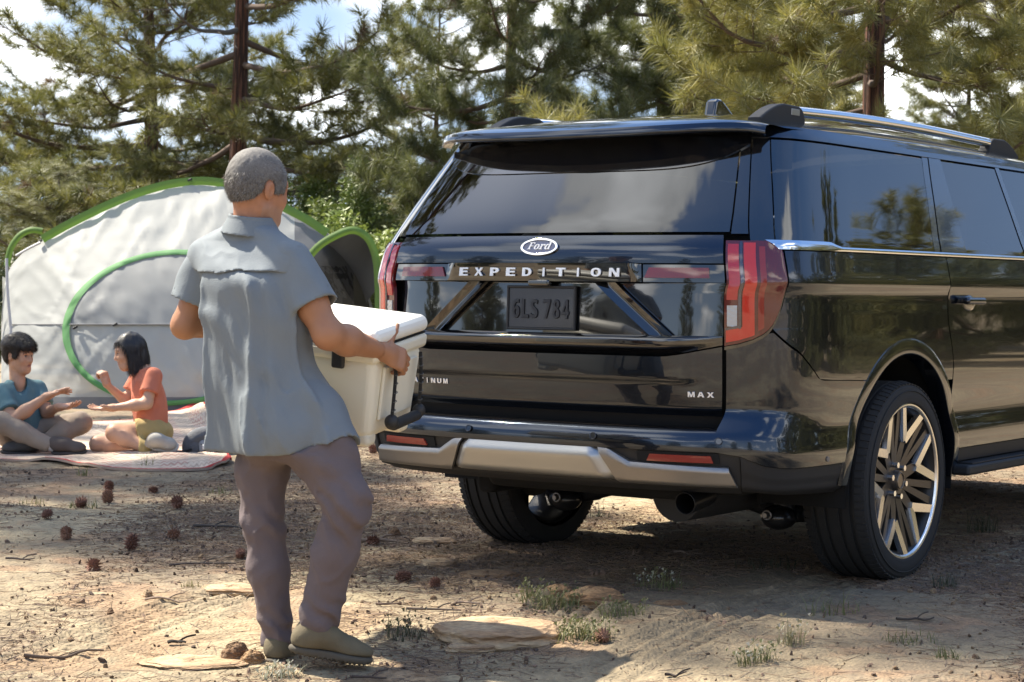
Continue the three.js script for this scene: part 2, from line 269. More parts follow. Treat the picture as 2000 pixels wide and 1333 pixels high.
{
  const plate = new THREE.Group(); plate.name = 'licence_plate'; car.add(plate); plate.position.set(.006, 1.095, 1.205); plate.rotation.x = -.03;
  mesh('plate_frame', [bx(.322, .010, .014, 0, .081, 0, .004), bx(.322, .010, .014, 0, -.081, 0, .004), bx(.010, .17, .014, .156, 0, 0, .004), bx(.010, .17, .014, -.156, 0, 0, .004)], MATTE, plate);
  mesh('plate_panel', bx(.304, .153, .006, 0, 0, -.002, .002), phys(.06, .062, .07, .22, { metalness: .6 }), plate);
  '6LS784'.split('').forEach((c, i) => { const g = new TextGeometry(c, { font, size: .088, depth: .0025, bevelEnabled: true, bevelThickness: .0015, bevelSize: .0012, bevelSegments: 1 }); g.computeBoundingBox(); const b = g.boundingBox; g.translate(-(b.min.x + b.max.x) / 2, -(b.min.y + b.max.y) / 2, 0); g.scale(.034 / (b.max.x - b.min.x), .074 / (b.max.y - b.min.y), 1); const o = mesh('plate_character', g, phys(.035, .036, .042, .28, { metalness: .6 }), plate); o.position.set((i - 2.5) * .043 + (i > 2 ? .008 : -.008), -.004, .002); });
  const cam = cp('rear_camera', [bx(.10, .026, .03, .01, 1.192, 1.222, .01)], GLOSS);
}

// ---- tail lamps
{
  const bot = lin1([[.772, .966], [.82, .976], [.865, .992], [.895, 1.010], [.912, 1.026], [.925, 1.046], [.937, 1.075], [.948, 1.112], [.955, 1.155], [.958, 1.20]]), top = lin1([[.93, 1.352], [.944, 1.335], [.953, 1.305], [.957, 1.26], [.958, 1.215]]);
  const S0 = .772, S1 = .958;
  const lampSide = m => {
    const L = new THREE.Group(); L.name = 'tail_lamp'; car.add(L); const put = (n, g, mt) => mesh(n, m ? mirror(g) : g, mt, L);
    put('lamp_housing', sheet(30, 24, cols(S0, S1, bot, top), .004), phys(.10, .009, .009, .10, { clearcoat: 1, clearcoatRoughness: .02 }));
    put('red_light_bar', [sheet(8, 24, cols(.833, .871, s => bot(s) + .012, s => 1.342), .010, bodyMap, .008), sheet(12, 5, (u, v) => { const s = mix(.778, .833, u); return [s, bot(s) + .012 + v * .045]; }, .010, bodyMap, .008)], phys(.52, .024, .014, .12, { clearcoat: 1, clearcoatRoughness: .02 }));
    put('red_lens', sheet(8, 16, (u, v) => [mix(.780, .817, u), mix(1.135, 1.338, v)], (u, v) => .007 + .003 * Math.abs(Math.sin(v * 9)), bodyMap, .006), phys(.42, .02, .025, .14, { clearcoat: 1, clearcoatRoughness: .02 }));
    put('reversing_lens', sheet(8, 12, (u, v) => [mix(.782, .816, u), mix(1.038, 1.115, v)], (u, v) => .007 + .0022 * Math.abs(Math.sin(v * 13 + u * 3)), bodyMap, .006), phys(.42, .42, .41, .15, { clearcoat: 1 }));
    put('lamp_divider', [sheet(2, 20, cols(.820, .829, 1.030, 1.346), .011, bodyMap, .008), sheet(10, 2, (u, v) => { const s = mix(.776, .829, u); return [s, bot(s) + .056 + v * .010 ]; }, .011, bodyMap, .008)], phys(.10, .09, .11, .12, { metalness: .8, clearcoat: 1 }));
    put('dark_red_lens', sheet(6, 20, cols(.882, .900, s => bot(s) + .02, 1.330), .007, bodyMap, .005), phys(.24, .018, .012, .15, { clearcoat: 1 }));
    put('lamp_bead', sheet(30, 2, (u, v) => { const s = mix(S0, S1, u); return [s, bot(s) - .003 - v * .012]; }, .003), GLOSS);
  };
  lampSide(false); lampSide(true);
}

// ---- bumper
const bmpZ = curve1([[.36, 1.185], [.42, 1.235], [.50, 1.262], [.56, 1.280], [.60, 1.284], [.635, 1.276], [.66, 1.250], [.668, 1.20]]);
const bmpMap = { z: bmpZ, w: y => bodyW(y) + .004 };
const bumper = new THREE.Group(); bumper.name = 'rear_bumper'; car.add(bumper); const bp = (n, g, m) => mesh(n, g, m, bumper);
const ARY = .405, R0 = .503, R1 = .572, arcY = z => Math.abs(z) < R1 ? ARY + Math.sqrt(R1 * R1 - z * z) : 0;
bp('bumper_panel', sheet(70, 14, rows(.578, .664, -.80, .80), 0, bmpMap), PAINT);
bp('bumper_step', grid(60, 3, (u, v) => { const s = mix(-.80, .80, u), a = plan(s, .664, bmpMap), b = onBody(s, .660, -.05); return [mix(a[0], b[0], v), mix(a[1], .655, v), mix(a[2], b[2], v)]; }), MATTE);
both('bumper_corner', (() => {
  const M = { z: y => mix(bmpZ(Math.min(y, .60)), bodyZ(y), sstep(.62, .74, y)), w: bodyW };
  const top = lin1([[.772, .958], [.82, .967], [.865, .982], [.895, .999], [.915, 1.015], [.926, 1.018], [1.078, .842], [1.10, .834], [1.7, .808]]);
  return sheet(60, 34, (u, v) => { // the front end of the panel follows the wheel arch
    const y = 0; const s0 = .778, e = s => s; let ss = u; const yb0 = lin1([[.778, .578], [.86, .565], [.93, .530], [1.0, .515], [1.7, .51]]);
    const sEnd = yy => zS(Math.sqrt(Math.max(.02, R1 * R1 - (yy - ARY) ** 2)), yy, M);
    // iterate to a consistent (s, y)
    let s = mix(s0, 1.55, u), yy = mix(yb0(s), top(s), v); s = mix(s0, sEnd(yy), u); yy = mix(yb0(s), top(s), v); s = mix(s0, sEnd(yy), u); return [s, mix(yb0(s), top(s), v)];
  }, 0, M);
})(), PAINT, bumper);
const lowMap = { z: bmpZ, w: y => bodyW(y) - .004 };
bp('lower_cover', sheet(80, 12, rows(.40, .576, -.86, .86), (u, v) => -.012 - .02 * sstep(.25, 0, v), lowMap), MATTE);
both('lower_corner', sheet(30, 10, (u, v) => { const yb0 = lin1([[.86, .566], [.93, .528], [1.0, .512], [1.7, .507]]); let s = mix(.862, 1.5, u), yy = mix(.40, yb0(s), v); s = mix(.862, zS(Math.sqrt(R1 * R1 - (yy - ARY) ** 2) - .03, yy, lowMap), u); return [s, mix(mix(.405, .385, u), yb0(s), v)]; }, (u, v) => -.006 - .03 * sstep(.25, 0, v) + .004 * sstep(.5, .58, v), lowMap), MATTE, bumper);
// skid plate and wings
bp('skid_plate', sheet(40, 12, (u, v) => { const hw = mix(.392, .312, v); return [mix(-hw, hw, u), mix(.448, .577, v)]; }, (u, v) => { const e = Math.min(u, 1 - u); return .002 + .022 * sstep(0, .06, e) * sstep(0, .02, v) - .020 * sstep(.80, 1.0, v) - .02 * sstep(.25, 0, v); }, bmpMap), SATIN);
both('bumper_wing', sheet(40, 8, (u, v) => { const hw = mix(.398, .318, v), s = mix(hw, mix(.845, .815, v), u); const t = lin1([[.32, .578], [.362, .575], [.445, .530], [.84, .520]])(s); const yb = .448; return [s, mix(yb, t, v)]; }, (u, v) => .004 + .012 * sstep(0, .15, v) * sstep(0, .02, 1 - v), bmpMap), SATIN2, bumper);
both('fog_recess', sheet(16, 4, (u, v) => [mix(.475, .785, u), mix(.532, .572, v)], -.006, bmpMap), DEEP, bumper);
both('bumper_reflector', sheet(12, 4, (u, v) => [mix(.515 + .015 * v, .765 - .008 * v, u), mix(.537, .563, v)], .001, bmpMap), phys(.26, .035, .025, .2, { clearcoat: 1 }), bumper);
for (const s of [-.285, .30, .79, -.79]) { const p = onBody(s, .618, .003, bmpMap), n = planN(s, .618, bmpMap); const o = bp('parking_sensor', [place(new THREE.CylinderGeometry(.011, .011, .006, 16), 0, 0, 0, Math.PI / 2), place(new THREE.TorusGeometry(.0125, .0018, 6, 18), 0, 0, .003)], PAINT); o.position.set(...p); o.quaternion.setFromUnitVectors(V3(0, 0, 1), n); }
{ const p = onBody(1.18, .535, -.004, bmpMap), n = planN(1.18, .535, bmpMap); const o = bp('side_sensor', place(new THREE.CylinderGeometry(.010, .010, .008, 16), 0, 0, 0, Math.PI / 2), std(.22, .19, .17, .45)); o.position.set(...p); o.quaternion.setFromUnitVectors(V3(0, 0, 1), n); }

// ---- sides
const beltY = 1.318;
both('quarter_panel', (() => {
  const low = lin1([[1.02, 1.035], [1.05, .985], [1.13, .853], [1.18, .838], [1.75, .812]]);
  const lampB = lin1([[1.02, 1.045], [1.04, 1.12], [1.058, 1.215], [1.058, 1.30]]);
  // strip beside the lamp, then the panel itself
  const a = sheet(60, 60, (u, v) => { const y = mix(.80, beltY, Math.pow(v, 1.5)); const sA = y < 1.03 ? zSlow(y) : lin1([[1.03, .926], [1.05, .933], [1.075, .943], [1.112, .954], [1.155, .961], [1.20, .964], [1.26, .963], [1.318, .958]])(y); let zB = -.395 - .07 * sstep(1.1, .85, y); return [mix(sA, zS(zB, y), u), y]; function zSlow(y) { return mix(1.086, .926, clamp((y - .838) / (1.03 - .838), 0, 1)) + (y < .838 ? (.838 - y) * 24 : 0); } });
  return cutArch(a);
})(), PAINT);
function cutArch(g) {   // removes what lies inside the wheel arch opening
  const p = g.attributes.position, q = [], nn = [], uu = [], n = g.attributes.normal, t = g.attributes.uv; const inside = i => Math.hypot(p.getZ(i), p.getY(i) - ARY) < R1 - .01;
  for (let i = 0; i < p.count; i += 3) if (!(inside(i) && inside(i + 1) && inside(i + 2))) for (let k = i; k < i + 3; k++) { let y = p.getY(k), z = p.getZ(k); const d = Math.hypot(z, y - ARY); if (d < R1 - .01) { const f = (R1 - .01) / d; z *= f; y = ARY + (y - ARY) * f; } q.push(p.getX(k), y, z); nn.push(n.getX(k), n.getY(k), n.getZ(k)); uu.push(t.getX(k), t.getY(k)); }
  const r = new THREE.BufferGeometry(); r.setAttribute('position', new THREE.Float32BufferAttribute(q, 3)); r.setAttribute('normal', new THREE.Float32BufferAttribute(nn, 3)); r.setAttribute('uv', new THREE.Float32BufferAttribute(uu, 2)); return r;
}
const archRing = zc => grid(56, 10, (u, v) => { const a = mix(.03, Math.PI + .05, u), r = mix(R0, R1 + .012, v), z = r * Math.cos(a), y = ARY + r * Math.sin(a); const e = [-.060, .003, .0045, .005, .005, .005, .0045, .004, .0025, 0, -.005][Math.round(v * 10)]; return [bodyW(clamp(y, .4, 1.0)) + e, y, z + zc]; });
both('wheel_arch', archRing(0), PAINT);
both('rear_door', (() => cutArch(sheet(44, 30, (u, v) => { const y = mix(.50, beltY, v); const zA = -.403 - .07 * sstep(1.1, .85, y); const zB = -1.40; return [mix(zS(zA, y), zS(zB, y), u), y]; })))(), PAINT);
both('front_door', sheet(40, 30, (u, v) => { const y = mix(.50, beltY, v); return [mix(zS(-1.408, y), zS(-2.60, y), u), y]; }), PAINT);
both('front_fender', sheet(40, 24, (u, v) => { const z = mix(-2.608, -3.95, u), top = mix(beltY, 1.18, u * u), aa = Math.abs(z + 3.34) < R1 ? ARY + Math.sqrt(R1 * R1 - (z + 3.34) ** 2) : .46; const y = mix(aa, top, v); return [zS(z, Math.max(.6, y)), y]; }, 0, bodyMap, 0), PAINT);
both('wheel_arch', archRing(-3.34), PAINT);
both('sill', [sheet(20, 4, (u, v) => { const y = mix(.44, .495, v); return [mix(zS(-.53, y), zS(-2.8, y), u), y]; }, -.004)], MATTE);
both('running_board', [bx(.17, .045, 2.25, .965, .405, -1.66, .015), bx(.10, .006, 2.1, .985, .4315, -1.66, .002)], MATTE);
both('door_handle', [place(new RoundedBoxGeometry(.035, .030, .20, 3, .014), 1.028, 1.135, -.62), bx(.03, .025, .03, 1.008, 1.135, -.55, .008)], PAINT);
both('handle_recess', place(new THREE.SphereGeometry(1, 20, 12), .996, 1.125, -.63, 0, 0, 0, [.012, .035, .07]), GLOSS);
// chrome strip along the belt
both('belt_trim', sheet(60, 4, (u, v) => { const y0 = beltY + .004; const z = mix(plan(.936, 1.335)[2], -2.6, Math.pow(u, 1.5)); const th = .034 - .018 * sstep(.70, .60, z), y = mix(y0 + (z > 1.02 ? .0 : 0), y0 + th, v); return [zS(z + .025 * v * sstep(.93, 1.01, z), y), y]; }, (u, v) => .004 + .004 * Math.sin(Math.PI * v)), CHROME);
// windows and pillars
const winBot = z => beltY + .009 + .034 - .018 * sstep(.70, .60, z) - .006;
const sideSheet = (zf, z0, z1, y0, y1, off, nu = 24) => sheet(nu, 14, (u, v) => { const zb = mix(z0[0], z1[0], u), zt = mix(z0[1], z1[1], u); const yb = typeof y0 === 'function' ? y0(zb) : y0, y = mix(yb, y1, v); return [zS(mix(zb, zt, v), y), y]; }, off, bodyMap, .010);
const sideRows = (nu, fa, fb, y1, off) => sheet(nu, 14, (u, v) => { let y = mix(1.345, y1, v); const sv = mix(fa(y), fb(y), u), zb = plan(sv, 1.36)[2]; y = mix(winBot(zb), y1, v); return [mix(fa(y), fb(y), u), y]; }, off, bodyMap, .010), plus = (f, d) => y => f(y) + d;
both('side_window', sideRows(44, winL, winR, 1.748, -.001), TINT);
both('rear_pillar', sideRows(10, plus(pillarL, .005), plus(winL, -.004), 1.77, -.002), GLOSS);
both('middle_pillar', sideRows(4, plus(winR, .006), plus(winR, .066), 1.755, -.002), PAINT);
both('door_frame', sideRows(8, plus(winR, .074), plus(doorL, -.006), 1.755, 0), PAINT);
both('door_frame', sideSheet(0, [-1.345, -1.34], [-1.40, -1.39], winBot, 1.755, 0, 4), PAINT);
both('door_window', sideRows(20, doorL, y => zS(-1.335, y), 1.748, -.003), TINT);
both('front_window', sideSheet(0, [-1.408, -1.40], [-2.55, -1.95], winBot, 1.748, -.003, 16), TINT);
both('cant_rail', [sheet(60, 6, (u, v) => { const y = mix(1.756, 1.80, v); return [mix(.845, zS(-2.1, y), u), y]; }, (u, v) => .002 + .006 * v)], PAINT);
// ---- roof
const roofC = curve1([[-2.3, 1.86], [-1.8, 1.915], [-1.0, 1.938], [-.2, 1.928], [.2, 1.908], [.5, 1.885], [.8, 1.848], [1.06, 1.800]]);
const roofHW = z => .800 - .03 * sstep(.4, .9, z) ;
const roofY = (x, z) => roofC(z) - (roofC(z) - 1.80 + .004 + .03 * sstep(.4, .95, z) * 0) * Math.pow(Math.abs(x) / roofHW(z), 3.4) * (z > .7 ? mix(1, .55, sstep(.7, .95, z)) : 1);
const lipZ = x => 1.055 - .13 * (x / .75) ** 2 - .10 * Math.pow(Math.abs(x) / .77, 6);
cp('roof', [grid(48, 60, (u, v) => { const a = (u - .5) * 2, z0 = mix(.70, -2.2, v), x = a * roofHW(z0); return [x, roofY(x, z0), z0]; })], PAINT);
cp('roof_spoiler', [grid(60, 14, (u, v) => { const a = (u - .5) * 2, xr = a * .768, z = mix(.697, lipZ(xr), v), x = a * mix(roofHW(.697), .768, v); return [x, roofY(x, z) + .001 - .012 * Math.pow(v, 6), z]; }),
  grid(60, 6, (u, v) => { const a = (u - .5) * 2, x = a * .768, z = lipZ(x), y0 = roofY(x, z) - .011; const t = v * Math.PI / 2; return [x, y0 - .034 * Math.sin(t) , z + .010 * Math.sin(Math.PI * v)]; }),
  grid(60, 4, (u, v) => { const a = (u - .5) * 2, x = a * .768, z = lipZ(x), y0 = roofY(x, z) - .045; return [x * mix(1, .97, v), y0 - .004 * v, z - .025 * v]; })], PAINT);
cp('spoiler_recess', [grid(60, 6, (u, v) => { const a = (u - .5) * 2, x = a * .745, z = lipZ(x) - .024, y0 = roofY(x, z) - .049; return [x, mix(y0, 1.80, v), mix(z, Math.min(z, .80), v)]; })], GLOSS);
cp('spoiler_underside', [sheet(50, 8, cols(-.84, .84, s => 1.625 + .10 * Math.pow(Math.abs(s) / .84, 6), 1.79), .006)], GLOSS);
// roof rails
both('roof_rail', (() => { const pts = [[.628, .36], [.634, -.2], [.64, -.9], [.64, -1.70]].map(([x, z]) => V3(x, roofY(x, z) + .040, z)); const t = tube(pts, 1, 40, 12); const p = t.attributes.position; const c = new THREE.CatmullRomCurve3(pts); for (let i = 0; i <= 40; i++) { const q = c.getPointAt(i / 40); for (let j = 0; j <= 12; j++) { const k = i * 13 + j; const a = j / 12 * Math.PI * 2; p.setXYZ(k, q.x + .021 * Math.cos(a), q.y + .023 * Math.sin(a), q.z); } } t.computeVertexNormals(); return t; })(), CHROME);
const foot = (zA, zB, dir) => { const s = new THREE.Shape(); const L = Math.abs(zB - zA); s.moveTo(0, -.02); s.lineTo(0, .0); s.quadraticCurveTo(L * .30, .058, L * .52, .066); s.lineTo(L * .86, .064); s.quadraticCurveTo(L, .060, L, -.02); s.closePath(); const g = new THREE.ExtrudeGeometry(s, { depth: .044, bevelEnabled: true, bevelThickness: .008, bevelSize: .008, bevelSegments: 3, curveSegments: 10 }); g.translate(0, 0, -.022); g.rotateY(dir > 0 ? Math.PI / 2 : -Math.PI / 2); const zz = dir > 0 ? zA : zA; g.translate(.632, roofY(.632, (zA + zB) / 2) - .006 + (dir > 0 ? 0 : 0), zz); return g; };
both('rail_foot', foot(.66, .29, 1), MATTE); both('rail_foot', foot(-2.06, -1.70, -1), MATTE);
both('rail_foot_badge', bx(.004, .026, .07, .662, roofY(.64, .36) + .036, .375, .002), SATIN);
cp('antenna_fin', (() => { const s = new THREE.Shape(); s.moveTo(0, 0); s.lineTo(.02, .07); s.quadraticCurveTo(.04, .088, .075, .07); s.quadraticCurveTo(.14, .035, .19, 0); s.closePath(); const g = new THREE.ExtrudeGeometry(s, { depth: .028, bevelEnabled: true, bevelThickness: .014, bevelSize: .010, bevelSegments: 3 }); g.translate(0, 0, -.014); g.rotateY(Math.PI / 2); g.translate(0, roofC(-.2) - .004, -.10); return g; })(), GLOSS);
// windscreen, bonnet, nose
cp('windscreen', grid(20, 8, (u, v) => { const a = (u - .5) * 2; return [a * mix(.80, .92, v), mix(1.845, 1.30, v) - .04 * a * a, mix(-2.2, -2.85, v) + .10 * a * a]; }), TINT);
both('front_pillar', grid(3, 8, (u, v) => [mix(.80, .92, v) + mix(-.02, .03, u), mix(1.80, 1.29, v), mix(-2.1, -2.75, v) + mix(0, .16, u)]), PAINT);
cp('bonnet', grid(24, 14, (u, v) => { const a = (u - .5) * 2; return [a * mix(.94, .90, v), mix(1.30, 1.16, v * v) - .05 * a ** 4, mix(-2.82, -4.15, v) + .12 * a * a * v]; }), PAINT);
cp('nose', grid(24, 10, (u, v) => { const a = (u - .5) * 2; return [a * .93, mix(1.15, .42, v), -4.20 + .06 * Math.abs(v - .4) + .25 * a ** 4]; }), GLOSS);
// ---- inside: floor, seats behind the tinted glass
cp('cabin_floor', [bx(1.8, .05, 3.7, 0, .62, -.75, .02), bx(1.7, .5, .06, 0, .9, -2.75, .02)], DEEP);
for (const [x, z] of [[-.45, .30], [.45, .30], [-.45, -.75], [.45, -.75], [-.42, -1.75], [.42, -1.75]]) cp('seat', [bx(.50, .14, .48, x, .80, z - .25, .06), bx(.48, .62, .13, x, 1.12, z, .06, .18), bx(.26, .17, .10, x, 1.50, z + .08, .05, .15)], std(.10, .095, .09, .8));
// ---- underside
cp('underbody', [bx(1.5, .14, 4.9, 0, .46, -1.5, .04), bx(.95, .12, .10, .05, .42, .92, .04), bx(.09, .16, 4.6, .48, .40, -1.4, .03), bx(.09, .16, 4.6, -.48, .40, -1.4, .03)], DEEP);
cp('rear_axle', [place(new THREE.CylinderGeometry(.045, .045, 1.3, 16), 0, .39, 0, 0, 0, Math.PI / 2), place(new THREE.SphereGeometry(.15, 20, 14), 0, .39, 0, 0, 0, 0, [1, .9, 1.1]), bx(1.1, .10, .22, 0, .30, .02, .04)], MATTE);
both('lower_arm', [tube([V3(.30, .30, .16), V3(.5, .25, .14), V3(.70, .24, .06)], .035, 10, 10), tube([V3(.30, .32, -.2), V3(.5, .27, -.14), V3(.70, .24, -.02)], .03, 10, 10), bx(.10, .05, .24, .55, .235, .06, .02)], MATTE);
both('shock_absorber', [place(new THREE.CylinderGeometry(.040, .044, .30, 16), .53, .36, .20, .2, 0, .12), place(new THREE.SphereGeometry(.075, 18, 12), .53, .235, .215, 0, 0, 0, [1, .7, 1])], phys(.02, .02, .022, .3, { clearcoat: .6 }));
both('arm_bolt', [place(new THREE.TorusGeometry(.018, .005, 8, 18), .52, .25, .30), place(new THREE.CylinderGeometry(.010, .010, .04, 6), .52, .25, .30, Math.PI / 2)], SATIN2);
cp('exhaust', [place(new THREE.CylinderGeometry(.11, .11, .55, 20), .44, .38, .62, Math.PI / 2), tube([V3(.50, .38, .85), V3(.56, .38, .98), V3(.625, .385, 1.09)], .038, 12, 14)], std(.02, .019, .018, .7));
cp('exhaust_tip', [(() => { const g = new THREE.LatheGeometry([[.043, -.11], [.043, .06], [.041, .062], [.038, .06], [.038, -.10]].map(a => new THREE.Vector2(...a)), 24); g.rotateX(Math.PI / 2); g.rotateX(.12); g.rotateY(.03); g.translate(.63, .385, 1.10); return g; })()], std(.02, .02, .02, .35, { metalness: .7 }));
both('wheel_well', grid(30, 2, (u, v) => { const a = mix(-.15, Math.PI + .15, u); return [mix(.60, .975, v), ARY + (R0 + .02) * Math.sin(a), (R0 + .02) * Math.cos(a)]; }), DEEP);
both('wheel_well', grid(30, 2, (u, v) => { const a = mix(-.15, Math.PI + .15, u); return [mix(.60, .975, v), ARY + (R0 + .02) * Math.sin(a), -3.34 + (R0 + .02) * Math.cos(a)]; }), DEEP);
both('well_liner', bx(.02, .8, 1.05, .60, .72, 0, .005), DEEP);

// ---- wheels
const wheel = new THREE.Group(); wheel.name = 'wheel';
{
  const R = .4075, w = .1425;   // axis along +x, outer face at +x
  const tread = [[-.142, .318], [-.147, .340], [-.146, .360], [-.138, .386], [-.122, .4005], [-.100, .4055]];
  for (const gx of [-.078, -.030, .030, .078]) tread.push([gx - .0075, .4072], [gx - .0065, .3985], [gx + .0065, .3985], [gx + .0075, .4072]);
  tread.push([.100, .4055], [.122, .4005], [.138, .386], [.146, .360], [.147, .340], [.144, .322], [.125, .312]);
  const lt = new THREE.LatheGeometry(tread.map(([x, r]) => new THREE.Vector2(r, x)), 96); lt.rotateZ(-Math.PI / 2);
  const tb = dataTex(512, 256, (u, v) => { const q = .5 * pnoise(u * 128, v * 64, 64, 3); let h = .75; const sip = (u * 90) % 1; if (sip < .16) h = .1; return [h + q * .1, h + q * .1, h + q * .1]; });
  const tyreM = new THREE.MeshStandardMaterial({ color: lin(.022, .021, .020), roughness: .82, side: THREE.DoubleSide });
  const tyre = mesh('tyre', toCreasedNormals(lt, .5), tyreM, wheel);
  // shoulder blocks, joined: hundreds of small alike ribs round the tread edge
  const blocks = []; for (let i = 0; i < 84; i++) for (const sx of [-1, 1]) { const g = new THREE.BoxGeometry(.040, .007, .021); g.rotateZ(-sx * .27); g.translate(sx * .114, .4015, 0); g.rotateX(i / 84 * Math.PI * 2 + (sx > 0 ? .02 : 0)); blocks.push(g); }
  const tb2 = mesh('tread_blocks', mergeG(blocks), tyreM, wheel); tb2.userData.kind = 'stuff';
  // side lettering ring: a fine raised bead
  mesh('tyre_bead', mergeG([.328, .370].map(r => place(new THREE.TorusGeometry(r, .0025, 6, 80), r > .33 ? .1455 : .1435, 0, 0, 0, Math.PI / 2))), tyreM, wheel);
  // rim
  const BARREL = std(.035, .033, .031, .45, { metalness: .5 }), DARK = std(.11, .10, .092, .34, { metalness: .8 }), FACE = std(.84, .82, .79, .24, { metalness: 1 });
  const rim = new THREE.Group(); rim.name = 'rim'; rim.scale.set(1.05, 1.075, 1.075); wheel.add(rim);
  const barrel = new THREE.LatheGeometry([[.285, -.12], [.265, -.10], [.258, .02], [.266, .095], [.278, .118], [.292, .126], [.296, .134]].map(([r, x]) => new THREE.Vector2(r, x)), 72); barrel.rotateZ(-Math.PI / 2); mesh('rim_barrel', barrel, BARREL, rim);
  const lip = new THREE.LatheGeometry([[.280, .124], [.284, .130], [.292, .134], [.297, .131]].map(([r, x]) => new THREE.Vector2(r, x)), 72); lip.rotateZ(-Math.PI / 2); mesh('rim_lip', lip, FACE, rim);
  const bar2 = (p, q, w0, w1, x0, x1, th) => { // a tapered bar in the wheel plane, from p to q (polar r, a), depth th
    const P = [p[0] * Math.cos(p[1]), p[0] * Math.sin(p[1])], Q = [q[0] * Math.cos(q[1]), q[0] * Math.sin(q[1])], dx = Q[0] - P[0], dy = Q[1] - P[1], L = Math.hypot(dx, dy), nx = -dy / L, ny = dx / L;
    const ring = (t, x) => { const w = mix(w0, w1, t) / 2, cx = P[0] + dx * t, cy = P[1] + dy * t; return [[cx + nx * w, cy + ny * w, x], [cx - nx * w, cy - ny * w, x]]; };
    const A = ring(0, x0), B = ring(1, x1), b = .8, v = []; const C = ring(0, x0 - th).map((q, i) => [mix(q[0], P[0], -.25), mix(q[1], P[1], -.25), q[2]]), D = ring(1, x1 - th).map(q => [mix(q[0], Q[0], -.25), mix(q[1], Q[1], -.25), q[2]]);
    const quad = (a, b, c, d) => v.push(a, b, c, a, c, d); quad(A[0], A[1], B[1], B[0]); quad(A[0], B[0], D[0], C[0]); quad(A[1], C[1], D[1], B[1]); quad(A[0], C[0], C[1], A[1]); quad(B[0], B[1], D[1], D[0]);
    const g = new THREE.BufferGeometry(); g.setAttribute('position', new THREE.Float32BufferAttribute(v.flatMap(([y, z, x]) => [x, y, z]), 3)); g.computeVertexNormals(); return g; };
  const a0 = Math.PI / 2 + .28, D2 = Math.PI / 180;   // angle measured from +y towards +z (rear) below
  for (let k = 0; k < 6; k++) {
    const c = a0 + k * Math.PI / 3; // centre of a bright V
    mesh('bright_spoke', [bar2([.158, c], [.288, c + .31], .034, .030, .104, .126, .02), bar2([.158, c], [.288, c - .31], .034, .030, .1035, .1255, .02)], FACE, rim);
    mesh('dark_spoke', [bar2([.060, c + .42], [.284, c + .41], .024, .030, .082, .117, .045), bar2([.060, c - .42], [.284, c - .41], .024, .030, .082, .117, .045), bar2([.055, c + .22], [.170, c + .04], .026, .024, .080, .098, .04), bar2([.055, c - .22], [.170, c - .04], .026, .024, .080, .098, .04)], DARK, rim);
    mesh('lug_nut', place(new THREE.CylinderGeometry(.010, .0115, .026, 6), .090, .063 * Math.cos(c + .52), .063 * Math.sin(c + .52), 0, 0, Math.PI / 2), CHROME, rim);
  }
  mesh('hub', [place(new THREE.CylinderGeometry(.085, .095, .03, 36), .068, 0, 0, 0, 0, -Math.PI / 2)], DARK, rim);
  mesh('hub_cap', [place(new THREE.CylinderGeometry(.036, .040, .022, 32), .093, 0, 0, 0, 0, -Math.PI / 2), place(new THREE.TorusGeometry(.030, .003, 8, 28), .105, 0, 0, 0, Math.PI / 2)], std(.20, .17, .14, .3, { metalness: .8 }), rim);
  mesh('brake_disc', place(new THREE.CylinderGeometry(.175, .175, .03, 40), -.01, 0, 0, 0, 0, Math.PI / 2), std(.08, .078, .075, .5, { metalness: .9 }), rim);
}
for (const [x, z, turn] of [[.862, 0, 0], [-.862, 0, Math.PI], [.862, -3.34, 0], [-.862, -3.34, Math.PI]]) { const q = wheel.clone(); q.position.set(x, .398, z); q.rotation.y = turn; q.rotation.x = x > 0 ? .0 : .4; car.add(q); }
// ---------------------------------------------------------------- pines, shrubs
const BARK = (() => { const t = dataTex(256, 256, (u, v) => { const q = pfbm(u, v * .35, 14, 4, 3), r = pfbm(u, v, 40, 2, 9), k = sstep(.36, .56, q) * .75 + r * .3; return [mix(.17, .47, k), mix(.12, .32, k), mix(.10, .25, k)]; }, true); const b = dataTex(256, 256, (u, v) => { const q = sstep(.35, .6, pfbm(u, v * .35, 14, 4, 3)); return [q, q, q]; }); t.repeat.set(2, 8); b.repeat.set(2, 8); return new THREE.MeshStandardMaterial({ map: t, bumpMap: b, bumpScale: .02, roughness: .95, side: THREE.DoubleSide }); })();
const TWIG = std(.105, .075, .058, .95), TWIGD = std(.14, .12, .105, .95);
const NEEDLE = new THREE.MeshPhysicalMaterial({ color: lin(1, 1, 1), roughness: .75, transmission: .52, thickness: 0, side: THREE.DoubleSide });
function tuftGeo(seed, n, len, wid, spread) {
  const r = mulberry(seed), P = [];
  for (let i = 0; i < n; i++) {
    const a = r() * 6.283, t = spread * (.25 + .75 * Math.sqrt(r())), y0 = r() * len * .55, d = V3(Math.sin(t) * Math.cos(a), Math.cos(t), Math.sin(t) * Math.sin(a)), l = len * (.75 + .4 * r());
    const s = V3(r() - .5, r() - .5, r() - .5).cross(d).normalize().multiplyScalar(wid * .5), b = V3(0, y0, 0), e = b.clone().addScaledVector(d, l); e.y -= l * .10 * r();
    const p = b.clone().add(s), q = b.clone().sub(s), m = b.clone().lerp(e, .55).addScaledVector(s, .8);
    P.push(...p.toArray(), ...q.toArray(), ...e.toArray(), ...p.toArray(), ...m.toArray(), ...e.toArray());
  }
  const g = new THREE.BufferGeometry(); g.setAttribute('position', new THREE.Float32BufferAttribute(P, 3)); g.computeVertexNormals(); g.setAttribute('uv', new THREE.BufferAttribute(new Float32Array(P.length / 3 * 2), 2)); return g;
}
const TUFT = tuftGeo(5, 52, .165, .0075, 1.35), TUFTL = tuftGeo(6, 60, .21, .0072, 1.25);
const UP = V3(0, 1, 0);
